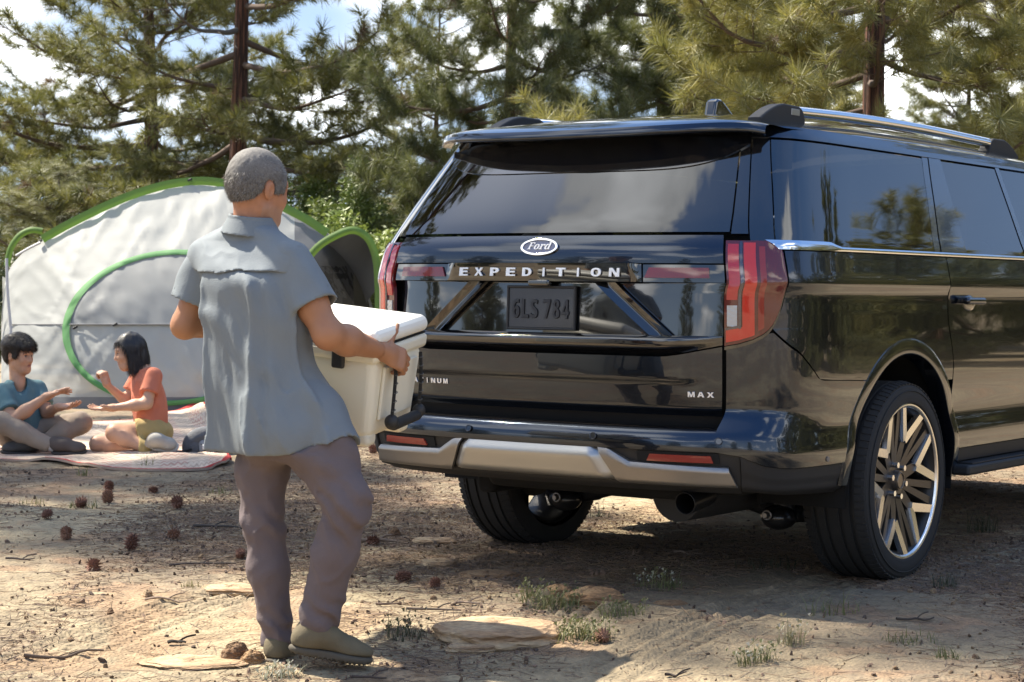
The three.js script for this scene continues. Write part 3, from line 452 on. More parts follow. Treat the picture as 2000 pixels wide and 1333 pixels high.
function limb(path, r0, r1, seg, rad) { return tube(path, t => mix(r0, r1, Math.pow(t, .8)), seg, rad); }
// o: height, r (trunk), first (lowest limb), reach, n (limbs), split, seed, tuft, tones, droop, dead (share of bare limbs)
function makePine(o) {
  const R = mulberry(o.seed), g = new THREE.Group(), H = o.height, tx = (h) => Math.sin(h * .5 + o.seed) * .06 + (o.lean || 0) * h, tz = h => Math.cos(h * .43 + o.seed) * .06;
  const tp = []; for (let i = 0; i <= 12; i++) { const h = H * i / 12; tp.push(V3(tx(h), h - .1, tz(h))); }
  const trunkR = t => o.r * (Math.pow(1 - t, .8) * .95 + .03) * (1 + .35 * Math.exp(-t * 30));
  mesh('trunk', tube(tp, trunkR, 60, 14), BARK, g);
  const spots = [], limbs = [], put = (p, d, s) => spots.push([p, d, s, R()]);
  const N = o.n;
  for (let i = 0; i < N; i++) {
    const f = i / N, h = o.first + (H * .97 - o.first) * Math.pow(f, 1.15), az = i * 2.4 + (R() - .5) * 1.2, hf = (h - o.first) / (H - o.first);
    const L = o.reach * (Math.pow(1 - hf, .75) * .92 + .08) * (.6 + .5 * R()) * (hf < .04 ? .8 : 1), el = mix(-.16, .75, Math.pow(hf, 1.2)) + (R() - .5) * .35, dead = R() < o.dead;
    const dir = V3(Math.cos(az) * Math.cos(el), Math.sin(el), Math.sin(az) * Math.cos(el)), base = V3(tx(h), h, tz(h)), side = V3(-Math.sin(az), 0, Math.cos(az)), wob = (R() - .5) * .5;
    const pts = []; for (let k = 0; k <= 6; k++) { const t = k / 6; pts.push(base.clone().addScaledVector(dir, L * t).add(V3(0, (-o.droop * Math.sin(t * 3.14) + o.droop * .9 * t * t) * L * .5 + (R() - .5) * .05 * L * t, 0)).addScaledVector(side, wob * L * t * t * .5 + (R() - .5) * .06 * L)); }
    const c = new THREE.CatmullRomCurve3(pts), parts = [], r0 = Math.min(.010 + L * .0155, trunkR(h / H) * .7); parts.push(limb(pts, r0, .006, 14, 6));
    const nt = Math.max(3, Math.round(L / (dead ? .26 : .115)));
    for (let k = 0; k < nt; k++) {
      const t = mix(dead ? .3 : .22, 1, (k + R() * .6) / nt), b = c.getPointAt(Math.min(t, 1)), tan = c.getTangentAt(Math.min(t, 1)), sgn = k % 2 ? 1 : -1, l = (.22 + .62 * R()) * (1.15 - .6 * t) * Math.min(1.25, L / 1.8 + .25);
      const d = tan.clone().multiplyScalar(.75).addScaledVector(side, sgn * (.55 + .5 * R())).add(V3(0, (R() - .42) * .9, 0)).normalize(), e = b.clone().addScaledVector(d, l).add(V3(0, l * (dead ? -.25 : .14), 0)), m = b.clone().lerp(e, .5).add(V3((R() - .5) * .06, dead ? .02 : -.03, (R() - .5) * .06));
      parts.push(tube([b, m, e], t => mix(.0065, .0028, t), 3, 4));
      if (dead) { for (let q = 0; q < 3; q++) { const p = b.clone().lerp(e, .3 + .3 * q), e2 = p.clone().add(V3((R() - .5) * .3, (R() - .7) * .3, (R() - .5) * .3)); parts.push(tube([p, p.clone().lerp(e2, .5).add(V3(0, .02, 0)), e2], t => mix(.004, .002, t), 2, 3)); } if (R() < .25) put(e, d, .7); continue; }
      const ns = Math.max(2, Math.round(l / .095 * o.dense)); for (let q = 0; q < ns; q++) { const u = mix(.30, 1, (q + .5 * R()) / (ns - .5)); const p = b.clone().lerp(m, Math.min(1, u * 2)).lerp(e, Math.max(0, u * 2 - 1)); const dd = d.clone().multiplyScalar(u > .9 ? 1 : .5).add(V3((R() - .5) * 1.5, (R() - .3) * 1.1, (R() - .5) * 1.5)).normalize(); put(u > .93 ? e : p, dd, (.75 + .5 * R()) * (u > .9 ? 1.1 : .9)); }
    }
    if (!dead) put(c.getPointAt(1), c.getTangentAt(1), 1.2);
    limbs.push([mergeG(parts), dead]);
  }
  if (o.split) for (const [lg, d] of limbs) mesh('branch', lg, d ? TWIGD : TWIG, g); else { const b = mesh('branches', mergeG(limbs.map(a => a[0])), TWIG, g); b.userData.kind = 'stuff'; }
  const im = new THREE.InstancedMesh(o.tuft, NEEDLE, spots.length); im.name = 'crown'; im.userData.kind = 'stuff'; im.castShadow = im.receiveShadow = true;
  const q = new THREE.Quaternion(), M = new THREE.Matrix4(), c1 = o.tones[0], c2 = o.tones[1], C = new THREE.Color();
  spots.forEach(([p, d, s, r], i) => { q.setFromUnitVectors(UP, d); M.compose(p, q, V3(s, s, s)); im.setMatrixAt(i, M); C.setRGB(mix(c1[0], c2[0], r), mix(c1[1], c2[1], r), mix(c1[2], c2[2], r)); if (r > .985) C.setRGB(.16, .10, .045); im.setColorAt(i, C); });
  g.add(im); g.userData.count = spots.length; return g;
}
const OLIVE = [[.115, .128, .026], [.28, .265, .062]], DEEPG = [[.075, .098, .025], [.19, .20, .048]], YELLOW = [[.19, .195, .042], [.38, .345, .095]];
const PINES = {
  loose: makePine({ seed: 3, height: 9.5, r: .135, first: .6, reach: 3.6, n: 62, split: true, tuft: TUFT, tones: OLIVE, droop: .18, dead: .12, dense: 1.0 }),
  dense: makePine({ seed: 11, height: 11, r: .135, first: .7, reach: 3.1, n: 70, split: true, tuft: TUFTL, tones: DEEPG, droop: .22, dead: .12, dense: 1.25 }),
  broad: makePine({ seed: 27, height: 9.0, r: .155, first: .9, reach: 3.6, n: 62, split: true, tuft: TUFTL, tones: YELLOW, droop: .25, dead: .07, dense: 1.1 }),
  far: makePine({ seed: 41, height: 8.0, r: .10, first: .3, reach: 2.5, n: 62, split: false, tuft: TUFTL, tones: [[.115, .13, .036], [.27, .265, .075]], droop: .2, dead: .03, dense: 1.0 }),
  tall: makePine({ seed: 61, height: 14.5, r: .19, first: 8.4, reach: 3.3, n: 30, split: false, tuft: TUFTL, tones: OLIVE, droop: .2, dead: .1, dense: 1.0 }),
};
const usedProto = new Set();
function pine(kind, x, z, turn, s, label, group) {
  const p = PINES[kind]; let o; if (!usedProto.has(p)) { usedProto.add(p); o = p; } else o = p.clone();
  o.name = numbered('pine_tree'); scene.add(o); o.position.set(x, groundY(x, z) - .05, z); o.rotation.y = turn; Array.isArray(s) ? o.scale.set(...s) : o.scale.setScalar(s); o.userData = { label, category: 'tree' }; if (group) o.userData.group = group; return o;
}
const gx = (px, d) => (px - 1000) / 3839.35 * d;
pine('loose', gx(462, 30), -30, 2.2, 1.25, 'loose pine with reddish trunk rising directly behind the green and white tent');
pine('dense', gx(985, 26), -26, .7, [.78, 1, .78], 'dense dark green pine behind the roof of the parked car, left of centre');
pine('broad', gx(1712, 19.5), -19.5, 1.3, 1.0, 'broad yellow green pine with thick forking limbs above the right end of the roof rail');
pine('loose', gx(285, 34), -34, 5.3, [1.25, 1.15, 1.25], 'loose pine just left of and behind the one above the tent');
pine('far', gx(45, 44), -44, .3, [.8, .60, .8], 'small narrow dark pine at the far left edge beyond the tent');
pine('far', gx(215, 38), -38, 2.3, [1.0, .48, 1.0], 'short pale green pine behind the left end of the tent');
pine('dense', gx(1290, 33), -33, 2.9, 1.0, 'dark pine standing between the middle pine and the broad right pine');
pine('far', gx(790, 42), -42, 4.0, [1.2, .46, 1.2], 'low bushy pine behind the light green shrub beside the car');
pine('far', gx(560, 36), -36, 5.2, [1.1, .50, 1.1], 'low bushy pine seen behind the head of the walking man');
pine('broad', gx(2080, 25), -25, 3.6, .9, 'yellow green pine cut off by the right edge of the picture');
pine('far', gx(1560, 40), -40, 1.1, [1.3, .85, 1.3], 'hazy pine far behind, just above the roof fin of the car');
pine('far', gx(120, 30), -30, 3.9, [.9, .38, .9], 'short bushy pine behind the left part of the tent');
pine('far', gx(330, 34), -34, .9, [1.2, .42, 1.2], 'bushy low pine behind the top of the tent');
pine('loose', gx(850, 46), -46, 3.3, .85, 'tall thin pine far behind, left of the dense dark pine');
pine('dense', gx(1480, 27), -27, 5.3, .95, 'dark pine filling the gap left of the broad right pine');
pine('far', gx(-160, 36), -36, 4.4, [1, .6, 1], 'pine outside the left edge behind the tent');
pine('far', gx(1880, 45), -45, 2.0, [1.3, 1, 1.3], 'hazy pine far behind the right end of the roof rail');
pine('far', gx(1060, 50), -50, 3.0, [1.5, .8, 1.5], 'distant bushy pine low behind the car roof');
pine('far', gx(370, 52), -52, 1.0, [1.5, .55, 1.5], 'distant bushy pine low behind the middle of the tent');
// trees round about, outside the frame: they shade the ground and stand mirrored in the car
const around = [['tall', -9.0, -14.6, .4, 1.0], ['tall', -5.2, -11.7, 2.9, [.7, 1.2, .7]], ['tall', -9.5, -19.5, 1.9, .9],
  ['broad', 16.0, -14.5, 2.0, .95], ['dense', 20.0, -19.5, .5, 1.0], ['loose', 12.5, -20.5, 3.0, .9], ['broad', 23, -24, 5.1, 1.1], ['loose', 13.5, -7.5, 1.2, .8],
  ['far', -24, -3, 1.0, .8], ['far', -27, 5, 2.4, .9], ['far', -30, 10, .2, .8], ['far', -20, 15, 3.3, .85], ['far', -12, 20, 4.2, .9], ['far', -3, 24, .8, .9], ['far', 7, 22, 1.7, 1], ['far', -32, -8, 5.0, 1.0], ['far', 15, -11, 2.2, .55], ['far', 17, -17, 1.2, .6], ['far', 14, -14, 3.2, .5], ['far', 19, -13, 4.2, .6], ['far', 13, -18, .2, .55], ['far', 12, -9.5, 5.2, .45], ['far', 18, -22, 5.0, .7], ['far', 15.5, -24, 2.0, .7], ['far', 26, -9, 2.2, 1.0], ['far', 22, -3, 3.2, .9], ['far', 30, -17, 4.1, 1.2], ['far', -36, 1, 2.9, .9]];
around.forEach(([k, x, z, t, s]) => pine(k, x, z, t, s, 'pine tree standing among the others around the clearing, out of the picture', 'pines around the clearing'));

// leafy shrubs
const LEAF = new THREE.MeshPhysicalMaterial({ color: lin(1, 1, 1), roughness: .6, transmission: .4, thickness: 0, side: THREE.DoubleSide });
const LEAVES = (() => { const r = mulberry(8), P = []; for (let i = 0; i < 16; i++) { const a = r() * 6.28, b = (r() - .3) * 1.4, d = V3(Math.cos(a) * Math.cos(b), Math.sin(b), Math.sin(a) * Math.cos(b)), o = V3((r() - .5) * .1, r() * .16, (r() - .5) * .1), s = V3(r() - .5, r() - .5, r() - .5).cross(d).normalize().multiplyScalar(.013), l = .05 + .03 * r(); const m = o.clone().addScaledVector(d, l * .5), e = o.clone().addScaledVector(d, l); const A = m.clone().add(s), B = m.clone().sub(s); P.push(...o.toArray(), ...A.toArray(), ...B.toArray(), ...A.toArray(), ...e.toArray(), ...B.toArray()); } const g = new THREE.BufferGeometry(); g.setAttribute('position', new THREE.Float32BufferAttribute(P, 3)); g.computeVertexNormals(); g.setAttribute('uv', new THREE.BufferAttribute(new Float32Array(P.length / 3 * 2), 2)); return g; })();
function shrub(x, z, w, h, n, tones, seed, label) {
  const R = mulberry(seed), o = thing('shrub', label, 'shrub', V3(x, groundY(x, z), z)), stems = [], im = new THREE.InstancedMesh(LEAVES, LEAF, n); im.name = 'foliage'; im.userData.kind = 'stuff'; im.castShadow = true;
  const tips = []; for (let i = 0; i < 26; i++) { const a = R() * 6.28, l = Math.sqrt(R()) * w, e = V3(Math.cos(a) * l, h * (.45 + .6 * R()) * (1 - .35 * l / w), Math.sin(a) * l), m = e.clone().multiplyScalar(.5).add(V3(0, h * .1, 0)); stems.push(tube([V3(0, 0, 0), m, e], t => mix(.016, .004, t), 5, 5)); tips.push([m, e]); }
  mesh('stem', stems, TWIG, o).userData.kind = 'stuff';
  const M = new THREE.Matrix4(), q = new THREE.Quaternion(), C = new THREE.Color();
  for (let i = 0; i < n; i++) { const [m, e] = tips[i % tips.length], t = Math.pow(R(), .6) * 1.05, p = m.clone().multiplyScalar(.5).lerp(e, t).add(V3((R() - .5) * .34, (R() - .5) * .34, (R() - .5) * .34)); p.y = Math.max(.03, p.y); q.setFromEuler(new THREE.Euler(R() * 1.4 - .7, R() * 6.3, R() * 1.4 - .7)); const s = .8 + .7 * R(); M.compose(p, q, V3(s, s, s)); im.setMatrixAt(i, M); const r = R(); C.setRGB(mix(tones[0][0], tones[1][0], r), mix(tones[0][1], tones[1][1], r), mix(tones[0][2], tones[1][2], r)); im.setColorAt(i, C); }
  o.add(im); return o;
}
const LIGHTG = [[.13, .19, .035], [.25, .30, .07]], MIDG = [[.07, .095, .03], [.15, .17, .055]];
shrub(gx(770, 22.5), -22.5, 1.0, 2.3, 3400, [[.19, .26, .05], [.36, .42, .10]], 4, 'light green leafy shrub between the tent and the tail of the car');
shrub(gx(705, 27), -27, 1.3, 2.7, 3600, LIGHTG, 14, 'taller leafy green shrub behind the light green one by the tent');
shrub(gx(610, 29), -29, 1.6, 2.6, 3200, LIGHTG, 24, 'light green shrub behind the head of the walking man');
shrub(gx(850, 30), -30, 1.5, 3.2, 3600, LIGHTG, 34, 'tall light green shrub behind the left edge of the rear window');
shrub(gx(655, 25), -25, 1.2, 1.5, 2000, MIDG, 5, 'dull green shrub behind the right side of the tent');
shrub(gx(20, 26), -26, 1.0, 1.6, 1600, MIDG, 6, 'dull green shrub at the left edge behind the tent');
shrub(gx(1000, 30), -30, 2.0, 1.9, 2400, MIDG, 7, 'dull green shrub behind the car');
// ---------------------------------------------------------------- smooth fields for bodies and clothes
function cap(a, b, ra, rb) { const dx = b.x - a.x, dy = b.y - a.y, dz = b.z - a.z, l2 = dx * dx + dy * dy + dz * dz + 1e-9; return (x, y, z) => { const px = x - a.x, py = y - a.y, pz = z - a.z; let t = (px * dx + py * dy + pz * dz) / l2; t = t < 0 ? 0 : t > 1 ? 1 : t; const qx = px - dx * t, qy = py - dy * t, qz = pz - dz * t; return Math.sqrt(qx * qx + qy * qy + qz * qz) - (ra + (rb - ra) * t); }; }
function ell(c, r, bas) { const [X, Y, Z] = bas || [V3(1, 0, 0), V3(0, 1, 0), V3(0, 0, 1)]; return (x, y, z) => { const px = x - c.x, py = y - c.y, pz = z - c.z; const a = (px * X.x + py * X.y + pz * X.z) / r[0], b = (px * Y.x + py * Y.y + pz * Y.z) / r[1], d = (px * Z.x + py * Z.y + pz * Z.z) / r[2]; const k0 = Math.sqrt(a * a + b * b + d * d), k1 = Math.sqrt((a / r[0]) ** 2 + (b / r[1]) ** 2 + (d / r[2]) ** 2); return k1 < 1e-9 ? -Math.min(...r) : k0 * (k0 - 1) / k1; }; }
const smin = (a, b, k) => { const h = Math.max(k - Math.abs(a - b), 0) / k; return Math.min(a, b) - h * h * k * .25; };
const smax = (a, b, k) => -smin(-a, -b, k);
function blend(list, k) { return (x, y, z) => { let d = 1e3; for (const f of list) { const e = f(x, y, z); d = e < d + k ? smin(d, e, k) : d; } return d; }; }
const box3 = (pts, m) => { const b = new THREE.Box3(); pts.forEach(p => b.expandByPoint(p)); return b.expandByScalar(m); };
function nets(f, box, h, colour) {   // surface nets
  const n = [0, 1, 2].map(i => Math.ceil((box.max.getComponent(i) - box.min.getComponent(i)) / h) + 1), [nx, ny, nz] = n, o = box.min, F = new Float32Array(nx * ny * nz);
  const id = (i, j, k) => (k * ny + j) * nx + i;
  // coarse pass, then fine only near the surface
  const S = 3;
  F.fill(1e3);
  const seen = new Uint8Array(nx * ny * nz);
  for (let k = 0; k < nz; k += S) for (let j = 0; j < ny; j += S) for (let i = 0; i < nx; i += S) {
    const d = f(o.x + (i + 1) * h, o.y + (j + 1) * h, o.z + (k + 1) * h);
    const near = Math.abs(d) < h * S * 2.0;
    for (let c = k; c < Math.min(nz, k + S); c++) for (let b = j; b < Math.min(ny, j + S); b++) for (let a = i; a < Math.min(nx, i + S); a++) F[id(a, b, c)] = near ? f(o.x + a * h, o.y + b * h, o.z + c * h) : d;
  }
  const V = new Int32Array(nx * ny * nz).fill(-1), P = [], I = [];
  for (let k = 0; k < nz - 1; k++) for (let j = 0; j < ny - 1; j++) for (let i = 0; i < nx - 1; i++) {
    let s = 0; const v = []; for (let c = 0; c < 8; c++) { const d = F[id(i + (c & 1), j + (c >> 1 & 1), k + (c >> 2))]; v.push(d); if (d < 0) s++; }
    if (s === 0 || s === 8) continue;
    let x = 0, y = 0, z = 0, m = 0;
    for (let a = 0; a < 8; a++) for (const bit of [1, 2, 4]) { const b = a | bit; if (b === a) continue; if ((v[a] < 0) !== (v[b] < 0)) { const t = v[a] / (v[a] - v[b]); x += (a & 1) + (bit === 1 ? t : 0); y += (a >> 1 & 1) + (bit === 2 ? t : 0); z += (a >> 2) + (bit === 4 ? t : 0); m++; } }
    V[id(i, j, k)] = P.length / 3; P.push(o.x + (i + x / m) * h, o.y + (j + y / m) * h, o.z + (k + z / m) * h);
  }
  const q = (a, b, c, d, fl) => { if (a < 0 || b < 0 || c < 0 || d < 0) return; fl ? I.push(a, b, c, a, c, d) : I.push(a, c, b, a, d, c); };
  for (let k = 1; k < nz - 1; k++) for (let j = 1; j < ny - 1; j++) for (let i = 1; i < nx - 1; i++) {
    const d0 = F[id(i, j, k)] < 0;
    if (d0 !== F[id(i + 1, j, k)] < 0) q(V[id(i, j - 1, k - 1)], V[id(i, j, k - 1)], V[id(i, j, k)], V[id(i, j - 1, k)], d0);
    if (d0 !== F[id(i, j + 1, k)] < 0) q(V[id(i - 1, j, k - 1)], V[id(i - 1, j, k)], V[id(i, j, k)], V[id(i, j, k - 1)], d0);
    if (d0 !== F[id(i, j, k + 1)] < 0) q(V[id(i - 1, j - 1, k)], V[id(i, j - 1, k)], V[id(i, j, k)], V[id(i - 1, j, k)], d0);
  }
  const g = new THREE.BufferGeometry(); g.setAttribute('position', new THREE.Float32BufferAttribute(P, 3)); g.setIndex(I); g.computeVertexNormals();
  const uv = new Float32Array(P.length / 3 * 2); for (let i = 0; i < P.length / 3; i++) { uv[i * 2] = P[i * 3] + P[i * 3 + 2] * .6; uv[i * 2 + 1] = P[i * 3 + 1]; } g.setAttribute('uv', new THREE.BufferAttribute(uv, 2));
  if (colour) { const C = new Float32Array(P.length), nn = g.attributes.normal; for (let i = 0; i < P.length / 3; i++) { const c = colour(P[i * 3], P[i * 3 + 1], P[i * 3 + 2], nn.getX(i), nn.getY(i), nn.getZ(i)); C.set(c, i * 3); } g.setAttribute('color', new THREE.BufferAttribute(C, 3)); }
  return g;
}
const basis = (f, up = UP) => { const Z = f.clone().normalize(), X = up.clone().cross(Z).normalize(), Y = Z.clone().cross(X); return [X, Y, Z]; };
// a head in its own axes: x to its left, y up, z out of the face; c the middle of the skull
function headField(c, B, s, o = {}) {
  const L = (x, y, z) => c.clone().addScaledVector(B[0], x * s).addScaledVector(B[1], y * s).addScaledVector(B[2], z * s), E = (p, r) => ell(L(...p), r.map(a => a * s), B), C = (a, b, ra, rb) => cap(L(...a), L(...b), ra * s, rb * s);
  const jw = o.jaw || 1;
  const base = blend([E([0, .032, -.016], [.076, .098, .098]), E([0, -.035, .028], [.060 * jw, .085, .062]), E([0, -.088, .060], [.030 * jw, .022, .024]), C([.050 * jw, -.055, .0], [.020, -.090, .055], .016, .018), C([-.050 * jw, -.055, .0], [-.020, -.090, .055], .016, .018), E([0, .030, .066], [.052, .030, .024]), E([.036, -.022, .062], [.022, .018, .018]), E([-.036, -.022, .062], [.022, .018, .018])], .034 * s);
  const feat = blend([C([0, .012, .088], [0, -.022, .104], .009, .0125), E([.010, -.027, .094], [.008, .007, .009]), E([-.010, -.027, .094], [.008, .007, .009]), E([0, -.050, .084], [.022, .0065, .012]), E([0, -.061, .082], [.018, .007, .012])], .008 * s);
  const ears = blend([E([.078, .004, -.012], [.008, .031, .019]), E([-.078, .004, -.012], [.008, .031, .019])], .004 * s), conch = blend([E([.088, .004, -.006], [.007, .017, .010]), E([-.088, .004, -.006], [.007, .017, .010])], .004 * s);
  const sock = blend([E([.031, .010, .092], [.019, .012, .014]), E([-.031, .010, .092], [.019, .012, .014])], .006 * s), eyes = blend([E([.031, .009, .0745], [.0125, .0125, .0125]), E([-.031, .009, .0745], [.0125, .0125, .0125])], .002 * s);
  const mouth = E([0, -.0555, .094], o.open ? [.014, .0055, .014] : [.020, .0018, .012]);
  const f = (x, y, z) => { let d = smin(base(x, y, z), feat(x, y, z), .016 * s); d = smin(d, smax(ears(x, y, z), -conch(x, y, z), .004 * s), .008 * s); d = smax(d, -sock(x, y, z), .012 * s); d = Math.min(d, eyes(x, y, z)); return smax(d, -mouth(x, y, z), .003 * s); };
  const local = (x, y, z) => { const p = V3(x - c.x, y - c.y, z - c.z); return [p.dot(B[0]) / s, p.dot(B[1]) / s, p.dot(B[2]) / s]; };
  return { f, L, local, box: box3([0, 1, 2, 3, 4, 5, 6, 7].map(i => L(i & 1 ? .09 : -.09, i & 2 ? .145 : -.12, i & 4 ? .12 : -.12)), .03), base };
}
function headColour(H, skin, hairC, o = {}) {
  return (x, y, z) => { const [a, b, c] = H.local(x, y, z), e = Math.hypot(Math.abs(a) - .031, b - .009), k = .9 + .2 * noise3(x * 90, y * 90, z * 90); let r = skin.map(v => v * k);
    if (c > .055) { if (e < .0105 && Math.abs(b - .009) < .0040) r = e < .0068 ? [.02, .014, .01] : [.55, .53, .50]; else if (e < .0125 && b > .012 && c > .06) r = [.03, .022, .018];
      if (Math.abs(b - .036 - .006 * (Math.abs(a) - .03) / .02 * -1) < .0048 && Math.abs(a) > .012 && Math.abs(a) < .052) r = mixC(r, hairC, .8);
      if (Math.hypot(a / .023, (b + .0555) / .0115) < 1) r = mixC(r, [.36, .13, .10], o.lip || .6); if (o.open && Math.hypot(a / .013, (b + .0555) / .005) < 1) r = [.05, .012, .012]; }
    if (o.stubble && b < -.035 && c > -.02) r = mixC(r, [.24, .20, .17], o.stubble * (.6 + .4 * noise3(x * 400, y * 400, z * 400)) * sstep(-.03, -.055, b));
    return r; };
}
const mixC = (a, b, t) => a.map((v, i) => mix(v, b[i], t));
// a hand: W wrist, d along the palm, n out of the palm, side (+1 thumb along n x d)
function handField(W, d, n, side, o) {
  d = d.clone().normalize(); n = n.clone().addScaledVector(d, -n.dot(d)).normalize(); const l = n.clone().cross(d).multiplyScalar(side), s = o.s || 1, P = (a, b, c) => W.clone().addScaledVector(d, a * s).addScaledVector(l, b * s).addScaledVector(n, c * s);
  const palm = blend([cap(P(.012, 0, 0), P(.03, 0, 0), .026 * s, .026 * s), ell(P(.052, 0, 0), [.048 * s, .041 * s, .0165 * s], [d, l, n]), cap(P(.03, .022, .006), P(.06, .03, .008), .018 * s, .014 * s), cap(P(.085, .030, 0), P(.085, -.030, -.002), .0125 * s, .011 * s)], .018 * s);
  const fs = [], pts = [W, P(.2, .06, .1), P(.2, -.06, -.05), P(.1, .1, .1)];
  [[.028, .044, .026, .022, .0095], [.010, .048, .030, .023, .0098], [-.010, .045, .028, .022, .0092], [-.028, .036, .021, .019, .0082]].forEach(([b, l1, l2, l3, r], i) => {
    const cu = o.curl[i], sp = (o.spread || 0) * (1.5 - i) * .12; let th = cu[0]; const dir = t => d.clone().multiplyScalar(Math.cos(t)).addScaledVector(n, Math.sin(t)).addScaledVector(l, sp).normalize();
    const p0 = P(.088, b, 0), p1 = p0.clone().addScaledVector(dir(th), l1 * s); th += cu[1]; const p2 = p1.clone().addScaledVector(dir(th), l2 * s); th += cu[2]; const p3 = p2.clone().addScaledVector(dir(th), l3 * s);
    fs.push(blend([cap(p0, p1, r * 1.08 * s, r * s), cap(p1, p2, r * s, r * .92 * s), cap(p2, p3, r * .92 * s, r * .78 * s)], .004 * s)); pts.push(p1, p2, p3);
  });
  const t = o.thumb, t0 = P(.028, .030, .006), t1 = t0.clone().add(P(...t[0]).sub(W).multiplyScalar(1)), t2 = t1.clone().add(P(...t[1]).sub(W)), t3 = t2.clone().add(P(...t[2]).sub(W));
  fs.push(blend([cap(t0, t1, .0155 * s, .0125 * s), cap(t1, t2, .0122 * s, .0112 * s), cap(t2, t3, .0112 * s, .0085 * s)], .006 * s)); pts.push(t1, t2, t3);
  const F = (x, y, z) => { let q = palm(x, y, z), m = 1e3; for (const g of fs) m = smin(m, g(x, y, z), .0025 * s); return smin(q, m, .010 * s); };
  return { f: F, box: box3(pts, .03) };
}
const CLOTH = (() => { const b = dataTex(256, 256, (u, v) => { const q = .5 + .35 * (pnoise(u * 128, v * 40, 1 << 20, 5) - .5) + .35 * (pnoise(u * 40, v * 128, 1 << 20, 6) - .5) + .4 * (pfbm(u, v, 6, 4, 4) - .5); return [q, q, q]; }); b.repeat.set(5, 5); return b; })();
const cloth = (rough = .85) => new THREE.MeshPhysicalMaterial({ vertexColors: true, color: lin(1, 1, 1), roughness: rough, bumpMap: CLOTH, bumpScale: .0008, sheen: .2, sheenRoughness: .6, side: THREE.DoubleSide });
const SKIN = new THREE.MeshPhysicalMaterial({ vertexColors: true, color: lin(1, 1, 1), roughness: .52, side: THREE.DoubleSide });
const plane = (p, n) => { n = n.clone().normalize(); return (x, y, z) => (x - p.x) * n.x + (y - p.y) * n.y + (z - p.z) * n.z; };
// a trunk made of stacked ovals: rows of [point, half width, half depth] from low to high; axes X (to the side), Z (front)
function stack(list, X, Z) {
  const k = list.map(a => a[0].y), sp = (sel) => curve1(list.map((a, i) => [k[i], sel(a)])), cx = sp(a => a[0].x), cz = sp(a => a[0].z), rx = sp(a => a[1]), rz = sp(a => a[2]), lo = k[0], hi = k[k.length - 1];
  return (x, y, z, raw) => { const yy = clamp(y, lo, hi), a = x - cx(yy), b = z - cz(yy), u = (a * X.x + b * X.z) / rx(yy), v = (a * Z.x + b * Z.z) / rz(yy), r = Math.min(rx(yy), rz(yy)); const m = Math.pow(Math.pow(Math.abs(u), 2.4) + Math.pow(Math.abs(v), 2.4), 1 / 2.4); let d = (m - 1) * r; if (raw) { raw[0] = Math.atan2(u, v); } if (y > hi) d = Math.hypot(Math.max(d + r * .4, 0), y - hi) - r * .4 + 0; if (y < lo) d = Math.max(d, lo - y); return d; };
}

// short strands standing on a hair mesh
function strands(name, geo, n, len, wid, lie, cols, seed, parent) {
  const r = mulberry(seed), p = geo.attributes.position, nm = geo.attributes.normal, ix = geo.index, T = ix.count / 3, P = [], C = [], A = V3(), B = V3(), Cc = V3(), N = V3();
  for (let i = 0; i < n; i++) { const t = Math.floor(r() * T) * 3, a = ix.getX(t), b = ix.getX(t + 1), c = ix.getX(t + 2); let u = r(), v = r(); if (u + v > 1) { u = 1 - u; v = 1 - v; } A.fromBufferAttribute(p, a); B.fromBufferAttribute(p, b); Cc.fromBufferAttribute(p, c); const q = A.clone().addScaledVector(B.sub(A), u).addScaledVector(Cc.sub(A), v); N.fromBufferAttribute(nm, a);
    const d = lie(q, N).addScaledVector(N, .35 + .4 * r()).add(V3(r() - .5, r() - .5, r() - .5).multiplyScalar(.55)).normalize(), l = len * (.6 + .7 * r()), s = d.clone().cross(N).normalize().multiplyScalar(wid * .5); if (!isFinite(s.x)) continue; q.addScaledVector(N, -.002); const e = q.clone().addScaledVector(d, l); P.push(q.x + s.x, q.y + s.y, q.z + s.z, q.x - s.x, q.y - s.y, q.z - s.z, e.x, e.y, e.z); const k = mixC(cols[0], cols[1], Math.pow(r(), 1.5)); C.push(...k, ...k, ...k); }
  const g = new THREE.BufferGeometry(); g.setAttribute('position', new THREE.Float32BufferAttribute(P, 3)); g.setAttribute('color', new THREE.Float32BufferAttribute(C, 3)); g.computeVertexNormals(); const m = mesh(name, g, std(1, 1, 1, .6, { vertexColors: true }), parent); m.userData.kind = 'stuff'; return m;
}
